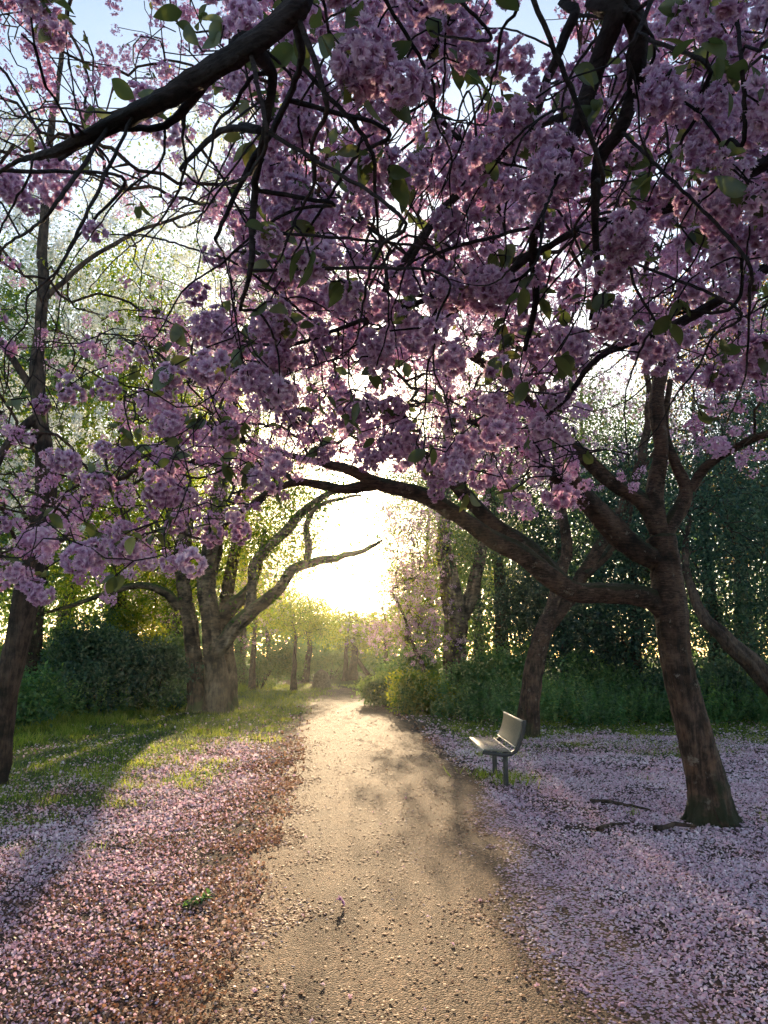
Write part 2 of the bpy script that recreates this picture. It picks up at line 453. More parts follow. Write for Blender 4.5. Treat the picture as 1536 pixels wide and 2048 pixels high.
def tube(mb, P, r, sides, rough=0., pt=False):
    n = len(P)
    T = np.gradient(P, axis=0); T = norm(T)
    if pt:
        X = np.zeros_like(P)
        x = np.cross(T[0], [0.31, .2, .93]); x /= np.linalg.norm(x)
        for i in range(n):
            x = x - T[i] * x.dot(T[i]); x /= np.linalg.norm(x) + 1e-9; X[i] = x
    else:
        m = T.mean(0); ref = np.eye(3)[np.argmin(np.abs(m))]
        X = norm(ref - T * (T @ ref)[:, None])
    Y = np.cross(T, X)
    a = np.arange(sides) * 2 * math.pi / sides
    rr = np.repeat(r[:, None], sides, 1)
    if rough and r.max() > .024:
        L_ = np.concatenate([[0], np.cumsum(np.linalg.norm(np.diff(P, axis=0), axis=1))])[:, None]
        o = rng.random() * 50; rm = float(r.max()); k1 = 2.2; fy = .55 / rm
        ca, sa = np.cos(a)[None] * k1, np.sin(a)[None] * k1
        big = fbm(ca + o, L_ * fy * .5 + sa * .9, 3) - .5
        fur = np.abs(fbm(ca * 2.3 + sa * 1.1 + o * 2, L_ * fy * .8 + sa * 2.1, 3) - .5)
        rr = rr * (1 + rough * (2.6 * big + 1.6 * np.minimum(fur, .16) - .2) + rough * .18 * (rng.random((n, sides)) - .5))
    elif rough:
        s = np.arange(n)[:, None]; ph = rng.random(3) * 6.28
        rr = rr * (1 + rough * (.5 * np.sin(2 * a[None] + .21 * s + ph[0]) + .35 * np.sin(3 * a[None] - .13 * s + ph[1]) + .6 * (rng.random((n, sides)) - .5)))
    V = P[:, None, :] + X[:, None, :] * (np.cos(a)[None, :, None] * rr[..., None]) + Y[:, None, :] * (np.sin(a)[None, :, None] * rr[..., None])
    V = V.reshape(-1, 3)
    i = np.arange(n - 1)[:, None] * sides; j = np.arange(sides)[None]; j2 = (j + 1) % sides
    F = np.stack([i + j, i + j2, i + sides + j2, i + sides + j], -1).reshape(-1, 4)
    V = np.vstack([V, P[-1] + T[-1] * r[-1] * .6]); k = len(V) - 1
    b = (n - 1) * sides
    mb.add(V, F)
    mb.F[3].append(np.array([(b + q, b + (q + 1) % sides, k) for q in range(sides)]) + (mb.n - len(V)))
    mb.T[3].append(np.full(sides, .5))
def grow(limbs, attr, seg=.15, wig=.18, droop=.35, rtip=.0025, expo=.45, limb_seg=.12, rmax_ratio=.75, twig_sides=4, keep_long=9.):
    """limbs: list of (pts, radii). Attractors get joined to the nearest branch by a curved twig.
    returns MeshBuilder of wood, list of tip directions for each attractor"""
    pos = []; par = []; fix = []; tan = []; chains = []
    for P, R in limbs:
        Q, rr = catmull(P, R, limb_seg)
        if len(Q) > 3:
            j = rng.normal(size=Q.shape) * limb_seg * .05; j[0] = 0
            Q = Q + j
        T = norm(np.gradient(Q, axis=0)); base = len(pos)
        for k in range(len(Q)):
            pos.append(Q[k]); par.append(base + k - 1 if k else -1); fix.append(rr[k]); tan.append(T[k])
        chains.append((list(range(base, base + len(Q))), True))
    nlimb = len(pos)
    tipdir = np.zeros((len(attr), 3)); tipdir[:] = (0, 0, -1)
    if len(attr):
        LP = np.array(pos)
        dmin = np.array([np.min(np.sum((LP - a) ** 2, 1)) for a in attr])
        order = np.argsort(dmin)
        bs = max(12, len(attr) // 45)
        for b0 in range(0, len(order), bs):
            ids = order[b0:b0 + bs]
            PP = np.array(pos); TT = np.array(tan)
            D = attr[ids][:, None, :] - PP[None]
            dist = np.linalg.norm(D, axis=2)
            ali = np.einsum('abk,bk->ab', D, TT) / (dist + 1e-6)
            cost = dist * (1.25 - .4 * ali)
            best = np.argmin(cost, 1)
            for q, ai in enumerate(ids):
                s = best[q]; p = PP[s]; a = attr[ai]; Lh = dist[q, s]
                if Lh < 1e-3 or Lh > keep_long: continue
                u = (a - p) / Lh
                t0 = norm(TT[s] * .6 + u * .6 + rng.normal(size=3) * .25)
                te = norm(u + np.array([0, 0, -droop]) + rng.normal(size=3) * .3)
                c1 = p + t0 * Lh * .4; c2 = a - te * Lh * .35
                n = max(2, int(math.ceil(Lh / seg)))
                t = np.linspace(0, 1, n + 1)[1:, None]
                Q = p * (1 - t) ** 3 + 3 * c1 * t * (1 - t) ** 2 + 3 * c2 * t * t * (1 - t) + a * t ** 3
                jt = rng.normal(size=Q.shape) * seg * wig; jt[-1] *= .2
                Q = Q + jt
                base = len(pos); ch = [s]
                prev = p
                for k in range(n):
                    dd = Q[k] - prev; dd = dd / (np.linalg.norm(dd) + 1e-9)
                    pos.append(Q[k]); par.append(s if k == 0 else base + k - 1); fix.append(0.); tan.append(dd); ch.append(base + k); prev = Q[k]
                tipdir[ai] = tan[-1]
                chains.append((ch, False))
    pos = np.array(pos); n = len(pos)
    cnt = np.zeros(n); haskid = np.zeros(n, bool)
    for i in range(nlimb, n): haskid[par[i]] = True
    cnt[~haskid] = 1
    for i in range(n - 1, nlimb - 1, -1):
        if cnt[i] == 0: cnt[i] = 1
        cnt[par[i]] += cnt[i]
    r = np.array(fix)
    for i in range(nlimb, n):
        v = rtip * cnt[i] ** expo
        r[i] = min(v, max(rtip, r[par[i]] * (rmax_ratio if par[i] < nlimb else 1.0)))
    mb = MB()
    for ch, isl in chains:
        P = pos[ch]; rr = r[ch].copy()
        if not isl: rr[0] = rr[1]
        if len(P) < 2: continue
        if isl:
            big = rr.max()
            tube(mb, P, rr, 44 if big > .12 else (24 if big > .05 else (14 if big > .02 else 8)), .22 if big > .05 else .16, True)
        else:
            tube(mb, P, rr, twig_sides if rr.max() < .012 else 6)
    return mb, tipdir, pos

# ------------------------------------------------------------------ where light beams and sky show through
def beam_mask(p):
    """True where foliage would shade the sunlit strip of path and verge"""
    p = np.atleast_2d(p); k = p[:, 2] / sun_dir[2]
    gx = p[:, 0] - sun_dir[0] * k; gy = p[:, 1] - sun_dir[1] * k
    return (gx > -4.3) & (gx < .95) & (gy > 3.2) & (gy < 34)
def in_poly(px, py, poly):
    poly = np.asarray(poly, float); ins = np.zeros(len(px), bool); j = len(poly) - 1
    for i in range(len(poly)):
        xi, yi = poly[i]; xj, yj = poly[j]
        c = ((yi > py) != (yj > py)) & (px < (xj - xi) * (py - yi) / (yj - yi + 1e-9) + xi)
        ins ^= c; j = i
    return ins
SKYHOLE = [(665, 985), (755, 1000), (750, 1110), (728, 1180), (695, 1205), (650, 1195), (632, 1140), (645, 1080)]

def leaves_around(mb, centers, per, spread, size, proto, tint0=.5, clumpvar=.3, leafvar=.18, down=.5, flat=.7):
    k = len(centers) * per
    c = np.repeat(centers, per, 0)
    pts = c + rng.normal(size=(k, 3)) * np.array([1, 1, flat]) * spread
    tt = np.repeat(tint0 + rng.normal(size=len(centers)) * clumpvar, per) + rng.normal(size=k) * leafvar
    Yd = rand_dirs(k) + np.array([0, 0, -down])
    R = frames(Yd, norm(rand_dirs(k) * .8 + np.array([0, 0, 1.])), size * rng.uniform(.6, 1.25, k))
    mb.stamp(proto, pts, R, tt)

# ------------------------------------------------------------------ ground, path
def path_c(y):
    return np.interp(y, [-4, 4, 10, 15, 22, 28, 34, 44, 60], [.35, .25, -.05, -.5, -1.0, -1.65, -2.4, -5, -13])
def path_hw(y):
    return np.interp(y, [-4, 10, 15, 28, 40], [1.4, 1.32, 1.34, 1.3, 1.3])
def hgt(x, y):
    x = np.asarray(x, float); y = np.asarray(y, float)
    off = sstep(1.7, 4.0, np.abs(x - path_c(y)))
    return off * (.10 * fbm(x * .55 + 3, y * .55, 3) - .03 + .05 * sstep(3, 9, np.abs(x - path_c(y))))
def grassy(x, y):
    x = np.asarray(x, float); y = np.asarray(y, float)
    n = fbm(x * .9 + 40, y * .9 + 9, 3) - .5
    left = sstep(-3.1, -4.2, x + n * 2.6 + np.interp(y, [4.5, 7.5, 12, 18, 26, 34], [1.4, .1, -.45, -.9, -1.1, -.8]))
    tuft = sstep(.06, .14, n) * sstep(-1.9, -2.6, x) * sstep(6, 7.5, y)
    right = sstep(11.5, 15.5, y + n * 8) * sstep(.9, 1.6, x - path_c(y) - .6)
    far = sstep(17, 22, y) * sstep(1.4, 1.8, np.abs(x - path_c(y)))
    return np.clip(np.maximum.reduce([left, tuft * .9, right * .8, far]), 0, 1)
xs = np.concatenate([[-400, -200, -100, -60, -35, -22], np.arange(-16, 16.01, .2), [22, 35, 60, 100, 200, 400]])
ys = np.concatenate([[-400, -150, -50, -20, -8], np.arange(-4, 30.01, .2), np.arange(31, 60, 1.), [70, 100, 160, 260, 400]])
X, Y = np.meshgrid(xs, ys)
Z = hgt(X, Y)
nx, ny = len(xs), len(ys)
I = (np.arange(ny - 1)[:, None] * nx + np.arange(nx - 1)[None]).ravel()
g = link_mesh('ground', np.stack([X, Y, Z], -1).reshape(-1, 3), np.stack([I, I + 1, I + nx + 1, I + nx], 1), M['ground'], smooth=True, attr='grassy', vattr=grassy(X, Y).ravel())
tag(g, kind='structure')
ys = np.arange(-5, 58, .12); k = np.linspace(-1, 1, 13)
cx = path_c(ys); hw = path_hw(ys)
el = .16 * (fbm(ys * 1.6, ys * 0 + 2, 4) - .5) * 2; er = .2 * (fbm(ys * 1.4, ys * 0 + 8, 4) - .5) * 2
L_ = cx - hw + el; R_ = cx + hw + er
PX = L_[:, None] + (R_ - L_)[:, None] * (k[None] + 1) / 2
PZ = .012 + .012 * (1 - k[None] ** 2) + 0 * PX
PZ[:, 0] = PZ[:, -1] = -.01
V = np.stack([PX, np.repeat(ys[:, None], 13, 1), PZ], -1).reshape(-1, 3)
I = (np.arange(len(ys) - 1)[:, None] * 13 + np.arange(12)[None]).ravel()
p_ = link_mesh('path', V, np.stack([I, I + 1, I + 14, I + 13], 1), M['path'], smooth=True)
tag(p_, kind='structure')
def surf(x, y):
    """top of whatever is underfoot"""
    u = (x - path_c(y)) / path_hw(y)
    return np.where(np.abs(u) < 1, .012 + .012 * (1 - u * u), hgt(x, y))
def in_view(x, y):
    """the ground a viewer standing at the camera or a couple of steps to the side could see"""
    return np.abs(x) < .54 * (y * CP + .3) + 2.2 + .8 * rng.random(np.shape(x))

# fallen petals: dense carpets either side, a thin scatter on the path
PETAL = (np.array([(-.28, 0, 0), (.28, 0, 0), (.5, .55, .12), (-.5, .55, .12), (.3, 1, .02), (-.3, 1, .02)]), np.array([(0, 1, 2, 3), (3, 2, 4, 5)]), np.array([-.03, .03]))
def petal_density(x, y):
    """0..1 cover"""
    n = fbm(x * 2.2 + 5, y * 2.2, 4) - .5
    n2 = fbm(x * .7 + 50, y * .7 + 20, 3) - .5
    edge = np.interp(y, [3, 4.2, 5.3, 7, 8.5, 10, 12, 15, 20], [.95, .80, .78, .92, 1.02, 1.22, 1.1, .9, .6])
    right = sstep(-.25, .35, x - edge + n * .7 + n2 * .3) * (1 - .6 * sstep(14, 19, y)) * (.80 + n * 1.7)
    er = .95 + n2 * .6
    right = right * er
    ledge = np.interp(y, [3, 5.3, 7, 10, 15, 20], [-.65, -.85, -.95, -1.15, -1.7, -2.4])
    left = sstep(-.55, .5, ledge - x + n * .8) * (.62 + n * 1.5 + n2 * .7) * (1 - .5 * sstep(11, 18, y)) * sstep(-7.5, -5, x)
    pth = .045 * (1 + n * 3)
    return np.clip(np.maximum.reduce([right, left, pth + 0 * x]), 0, 1) * (1 - .82 * grassy(x, y))
def make_petals():
    mr = MB(); ml = MB(); mp = MB()
    for (y0, y1, dens, size) in ((1.6, 2.8, 4000, .016), (2.8, 4.5, 7800, .0145), (4.5, 7, 5800, .0165), (7, 10, 3000, .021), (10, 15, 1300, .030), (15, 24, 260, .045)):
        xw = y1 * .56 + 3.2
        n = int(dens * 2 * xw * (y1 - y0))
        x = rng.uniform(-xw, xw, n); y = rng.uniform(y0, y1, n)
        ok = in_view(x, y) & (rng.random(n) < petal_density(x, y))
        x, y = x[ok], y[ok]; n = len(x)
        z = surf(x, y) + .003 + rng.random(n) ** 2 * np.where(np.abs(x - path_c(y) - .1) < 1.1, .004, .014)
        Zd = norm(np.array([0, 0, 1.]) + rng.normal(size=(n, 3)) * np.where(np.abs(x - path_c(y) - .1) < 1.1, .12, np.where(x < 0, .62, .4))[:, None])
        R = frames(np.cross(rand_dirs(n), Zd), Zd, size * rng.uniform(.5, 1.0, n) ** .8 * rng.uniform(1, 1.55, n))
        P = np.stack([x, y, z], 1)
        side = x > .2
        brown = vnoise(x * 3 + 9, y * 3)
        t = rng.uniform(.25, 1, n) + (fbm(x * 1.1 + 8, y * 1.1, 3) - .5) * .9 - .45 * (rng.random(n) < (.10 + .3 * (x < 0) + .5 * np.clip(brown - .72, 0, 1)))
        onp = (x - path_c(y) > -1.55 + .35 * rng.normal(size=n)) & (x < np.interp(y, [3, 4.2, 5.3, 7, 8.5, 10, 12, 15, 20], [.95, .80, .78, .92, 1.02, 1.22, 1.1, .9, .6]) + .1 * rng.normal(size=n))
        for mb, sel in ((mr, side & ~onp), (ml, ~side & ~onp), (mp, onp)):
            mb.stamp(PETAL, P[sel], R[sel], t[sel])
    n = 90; x = 1.225 + .27 * rng.random(n) ** .6; y = rng.uniform(9.4, 10.66, n)
    mr.stamp(PETAL, np.stack([x, y, np.full(n, .474)], 1), frames(rand_dirs(n) * np.array([1, 1, .05]), np.tile([0, 0, 1.], (n, 1)) + rng.normal(size=(n, 3)) * .2, .02 * rng.uniform(.7, 1.2, n)), rng.uniform(.3, 1, n))
    # whole fallen flowers
    n = 2600
    y = 2.7 + 9 * rng.random(n) ** 1.3; x = rng.uniform(-.62, .62, n) * (y + 1)
    ok = in_view(x, y) & (rng.random(n) < petal_density(x, y) * .8)
    x, y = x[ok], y[ok]; n = len(x)
    fl = []
    for k in range(3):
        q = MB(); flower(q, np.zeros(3), np.array([0, 0, 1.]), .016, 1)
        fl.append((np.concatenate(q.V), np.concatenate(q.F[4]), np.concatenate(q.T[4]) - .5))
    R = frames(rand_dirs(n), rand_dirs(n) + np.array([0, 0, 1.]), rng.uniform(.8, 1.2, n))
    P = np.stack([x, y, surf(x, y) + .008], 1); kk = rng.integers(0, 3, n); t = rng.uniform(.35, .8, n)
    for k in range(3):
        for mb, s in ((mr, x > .3), (ml, x <= .3)):
            sel = (kk == k) & s
            mb.stamp(fl[k], P[sel], R[sel], t[sel])
    tag(mr.build('fallen_petals', M['ground_petal']), 'lilac pink carpet of fallen petals around the bench and big cherry trunk', 'petals', kind='stuff')
    tag(ml.build('fallen_petals', M['ground_petal']), 'pink and brown fallen petals on the sunlit verge across the path from the bench', 'petals', kind='stuff')
    tag(mp.build('fallen_petals', M['brown_petal']), 'thin scatter of dried tan petals lying on the gravel path', 'petals', kind='stuff')
make_petals()

# grass
BLADE = (np.array([(-.035, 0, 0), (.035, 0, 0), (.028, .55, .04), (-.028, .55, .04), (.003, 1, .22), (-.003, 1, .22)]), np.array([(0, 1, 2, 3), (3, 2, 4, 5)]), np.array([-.06, .06]))
def make_grass():
    mb = MB()
    for (y0, y1, dens, sz) in ((5, 9, 1500, .085), (9, 14, 900, .10), (14, 22, 700, .12), (22, 40, 240, .16)):
        xw = y1 * .56 + 3
        n = int(dens * 2 * xw * (y1 - y0))
        x = rng.uniform(-xw, xw, n); y = rng.uniform(y0, y1, n)
        cl = fbm(x * 2.5, y * 2.5 + 60, 3)
        ok = in_view(x, y) & (rng.random(n) < grassy(x, y) * (.35 + 1.1 * (cl - .3)))
        # tufts under the bench legs and round the trunk bases
        for (tx, ty, tr) in ((1.5, 10.3, .5), (1.6, 9.9, .45), (2.86, 14.8, .9), (3.9, 7.5, .45), (1.9, 12.6, .9), (2.5, 7.9, .12), (-2.9, 8.5, .5), (-3.1, 9.5, .55), (-3.6, 7.5, .5), (-4.4, 8.3, .7), (-2.7, 11.6, .6), (-2.5, 14.5, .7), (-4.9, 9.3, .5), (-3.3, 12.8, .6)):
            ok |= in_view(x, y) & (rng.random(n) < 1.0 * np.exp(-((x - tx) ** 2 + (y - ty) ** 2) / (tr * .6) ** 2))
        x, y, cl = x[ok], y[ok], cl[ok]; n = len(x)
        lean = rng.normal(size=(n, 3)) * .45; lean[:, 2] = 1
        tall = sz * rng.uniform(.4, 1.2, n) * (.25 + cl) * (1 + .9 * ((x < -6) & (y > 11)) + .7 * (np.hypot(x - 1.5, y - 10) < .9))
        Rm = frames(lean, rand_dirs(n), tall)
        mb.stamp(BLADE, np.stack([x, y, surf(x, y) - .004], 1), Rm, rng.uniform(.3, 1.0, n) + (cl - .5) * .6)
    tag(mb.build('grass', M['grass']), 'short green grass in sunlit tufts and shaded turf along both verges', 'grass', kind='stuff')
make_grass()

# ------------------------------------------------------------------ the two overhanging pink cherries
def limb(*pts, w_end=None):
    P = [at(a, b, d) for a, b, d, _ in pts]; R = [wpx(a, b, d, w_) for a, b, d, w_ in pts]
    return np.array(P), np.array(R)
LOWX = [-100, 0, 180, 340, 420, 520, 620, 700, 760, 880, 960, 1060, 1150, 1185, 1300, 1400, 1536, 1660]
LOWY = [1170, 1165, 1170, 1150, 1075, 1005, 950, 930, 930, 960, 1010, 1050, 1020, 990, 960, 950, 940, 940]
def canopy_density(px, py):
    d = np.ones(len(px))
    low = np.interp(px, LOWX, LOWY)
    d[py > low] = 0
    d[(px < 480) & (py < 620)] *= .28
    d[(px < 330) & (py >= 620) & (py < 900)] *= .7
    d[(px < 230) & (py > 380)] *= .6
    d[(px > 230) & (px < 460) & (py > 420) & (py < 600)] *= .5
    d[(px > 1150) & (py > 560)] *= .9
    d[(px > 1165) & (py > 755)] *= .3
    for cx_, cy_, a, b in ((1060, 70, 100, 110), (1230, 90, 35, 70), (820, 150, 30, 70), (60, 600, 70, 60), (340, 480, 120, 70), (130, 420, 60, 60), (1250, 800, 110, 90), (790, 250, 30, 40)):
        d[((px - cx_) / a) ** 2 + ((py - cy_) / b) ** 2 < 1] *= .06
    return d
def canopy_points(n, near):
    out = []
    while len(out) < n:
        px = rng.uniform(-380, 1900, 4000); py = rng.uniform(-130, 1180, 4000)
        d = canopy_density(px, py) * (fbm(px / 130 + near * 7, py / 130, 2) > .31)
        ok = rng.random(4000) < d
        px, py = px[ok], py[ok]
        elv = np.degrees(np.arctan((1024 - py) / F)) + PITCH
        if near:
            lo = np.interp(elv, [5, 12, 20, 30, 45, 52], [2.6, 2.5, 2.3, 1.9, 1.35, 1.2]); hi = np.interp(elv, [5, 12, 20, 30, 45, 52], [4.2, 4.2, 4.0, 3.6, 2.8, 2.6])
        else:
            lo = np.interp(elv, [5, 12, 20, 30, 45, 52], [4.2, 4.6, 4.2, 3.7, 3.0, 2.8]); hi = np.interp(elv, [5, 12, 20, 30, 45, 52], [8, 12, 11, 9, 6.5, 6])
        u = rng.random(len(px))
        dd = lo + (hi - lo) * u ** .8
        for a, b, c in zip(px, py, dd):
            out.append(at(a, b, c))
    return np.array(out[:n])
def blossom_tree(root, limbs, att, bloom_p, bark, near_parts=0, leaf_per=2, leaf_p=1., leaf_s=1., cl_s=1.1, **kw):
    wood, tips, nodes = grow(limbs, att, **kw)
    wood.build('trunk', bark, root, smooth=True)
    bl = MB(); lf = MB()
    sel = rng.random(len(att)) < bloom_p
    base = att[sel]
    # one to three balls of flowers on each blossoming spur
    cpos = [base]
    for pr, off in ((.55, .085), (.25, .12)):
        s = rng.random(len(base)) < pr
        cpos.append(base[s] + rng.normal(size=(s.sum(), 3)) * np.array([1, 1, .6]) * off)
    cpos = np.concatenate(cpos)
    px, py, dep = project(cpos)
    dist = np.linalg.norm(cpos - np.array([0, 0, EYE]), axis=1)
    R = hang_R(len(cpos), .62 * cl_s, 1.08 * cl_s)
    tint = .5 + rng.normal(size=len(cpos)) * .1
    kk = rng.integers(0, 4, len(cpos))
    lod = np.where(dist < 4.0, 0, np.where(dist < 7.5, 1, 2))
    parts = np.zeros(len(cpos), bool)
    if near_parts:
        inside = (px > -20) & (px < 1556) & (py > -20) & (py < 2048)
        o = np.argsort(np.where(inside, dist, 99))[:near_parts]
        parts[o] = True
        mbs = []
        for k in range(4):
            q = MB(); split_stamp(q, CL_NEAR[k], np.zeros((1, 3)), np.eye(3)[None], np.array([.5]))
            mbs.append(q)
        meshes = {}
        for i in o:
            k = int(kk[i])
            if k not in meshes:
                ob = mbs[k].build('blossom_cluster', M['petal'], root); meshes[k] = ob.data
            else:
                ob = bpy.data.objects.new('blossom_cluster', meshes[k]); C.objects.link(ob); ob.parent = root
                ob.matrix_parent_inverse = Matrix.Translation(-Vector(root.location))
            m = Matrix([[*R[i][:, r], cpos[i][r]] for r in range(3)] + [[0, 0, 0, 1]])
            ob.matrix_basis = m
    for l, protos in ((0, CL_NEAR), (1, CL_MID), (2, CL_FAR)):
        for k in range(len(protos)):
            s = (lod == l) & (kk % len(protos) == k) & ~parts
            split_stamp(bl, protos[k], cpos[s], R[s], tint[s])
    ob = bl.build('blossoms', M['petal'], root)
    tag(ob, kind='stuff')
    # leaves: short fans of bronze-green leaves beside the flowers
    s = rng.random(len(att)) < .75
    s = s & (rng.random(len(att)) < leaf_p)
    la = np.repeat(att[s], leaf_per, 0) + rng.normal(size=(s.sum() * leaf_per, 3)) * .014
    dl = np.linalg.norm(la - np.array([0, 0, EYE]), axis=1)
    k = len(la)
    Yd = norm(rand_dirs(k) * .9 + np.array([0, 0, -.55]))
    Rl = frames(Yd, norm(rand_dirs(k) + np.array([0, 0, .6])), rng.uniform(.055, .108, k) * leaf_s)
    tt = rng.beta(2, 3, k)
    for proto, q in ((LEAF_NEAR, dl < 3.6), (LEAF_MID, dl >= 3.6)):
        lf.stamp(proto, la[q], Rl[q], tt[q])
    lf.build('leaves', M['leaf_cherry'], root)
    return nodes

# the big cherry beside the bench
A = np.array([*ground_at(1425, 1650)[:2], 0.])
dA = A[1]
rootA = empty('cherry_tree', A, 'big leaning pink cherry with dark bark, its long limb arching over the path', 'tree')
limA = [
    (np.vstack([A + (.0, 0, -.1), A + (-.01, 0, .12), at(1412, 1560, dA), at(1385, 1450, dA), at(1352, 1320, dA), at(1342, 1220, dA), at(1330, 1130, dA), at(1322, 1075, dA)]),
     np.array([.27, .20, .175, .158, .15, .16, .148, .145])),
    *[(np.array([A + (math.cos(q) * .12, math.sin(q) * .12, .24), A + (math.cos(q) * .2, math.sin(q) * .2, .07), A + (math.cos(q + .15) * l_, math.sin(q + .15) * l_, -.005), A + (math.cos(q + .3) * l_ * 1.5, math.sin(q + .3) * l_ * 1.5, -.04)]), np.array([.07, .05, .03, .012])) for q, l_ in ((-2.6, .3), (-1.5, .22), (-.3, .3), (.9, .25), (2.6, .28))],
    limb((1345, 1240, dA, 40), (1295, 1195, dA, 44), (1215, 1188, dA, 40), (1150, 1185, dA, 44), (1095, 1150, dA - .1, 42), (1045, 1110, dA - .2, 40), (980, 1075, dA - .3, 36), (915, 1030, dA - .4, 34), (840, 990, dA - .5, 30), (760, 968, dA - .6, 27), (700, 940, dA - .7, 22), (640, 925, dA - .8, 15), (540, 900, dA - .9, 10), (430, 860, dA - 1, 7)),
    limb((1130, 1170, dA, 36), (1060, 1100, dA + .2, 32), (985, 1045, dA + .3, 30), (930, 990, dA + .4, 28), (890, 945, dA + .4, 24), (860, 925, dA + .4, 18), (800, 850, dA + .3, 12)),
    limb((760, 968, dA - .6, 24), (690, 978, dA - .5, 19), (600, 965, dA - .3, 15), (530, 990, dA - .2, 11), (440, 1060, dA, 7), (420, 1110, dA, 4)),
    limb((1315, 1120, dA, 44), (1270, 1095, dA - .1, 46), (1205, 1035, dA - .2, 44), (1150, 970, dA - .4, 36), (1115, 890, dA - .6, 30), (1090, 840, dA - .8, 24), (1010, 760, dA - 1, 18), (920, 700, dA - 1.2, 13), (800, 660, dA - 1.4, 9)),
    limb((1150, 985, dA - .35, 26), (1090, 935, dA - .3, 24), (1050, 900, dA - .3, 20), (990, 860, dA - .4, 14), (900, 830, dA - .5, 9)),
    limb((1322, 1080, dA, 34), (1290, 1010, dA, 32), (1225, 965, dA + .1, 30), (1165, 910, dA + .2, 26), (1120, 860, dA + .3, 22), (1080, 760, dA + .3, 14), (1060, 660, dA + .2, 9)),
    limb((1325, 1085, dA, 40), (1308, 1000, dA, 34), (1322, 900, dA, 30), (1312, 800, dA, 27), (1328, 720, dA, 22), (1300, 690, dA, 14), (1290, 560, dA - .3, 10)),
    limb((1325, 1075, dA, 34), (1372, 990, dA, 28), (1352, 930, dA, 22), (1330, 860, dA + .1, 16), (1340, 760, dA + .1, 10)),
    limb((1380, 980, dA, 22), (1410, 935, dA - .1, 19), (1470, 895, dA - .3, 16), (1540, 865, dA - .6, 13), (1640, 840, dA - .9, 9)),
]
attA = canopy_points(3250, False)
attA2 = canopy_points(1150, False)
ex = []
while len(ex) < 650:
    a_, b_ = rng.uniform(430, 1150), rng.uniform(380, 960)
    if b_ < np.interp(a_, LOWX, LOWY): ex.append(at(a_, b_, rng.uniform(4.5, 11)))
attA = np.concatenate([attA, np.array(ex)])
att = np.concatenate([attA, attA2])
keep = ~(beam_mask(att) & (rng.random(len(att)) < .35))
att = att[keep]
p_bloom = np.where(np.arange(len(att)) < int(len(att) * .772), .97, .08)
nodesA = blossom_tree(rootA, limA, att, p_bloom, M['bark_cherry'], leaf_per=2, leaf_p=.32, leaf_s=.8, seg=.13, rtip=.0042, expo=.40, limb_seg=.035, droop=.5, wig=.2)

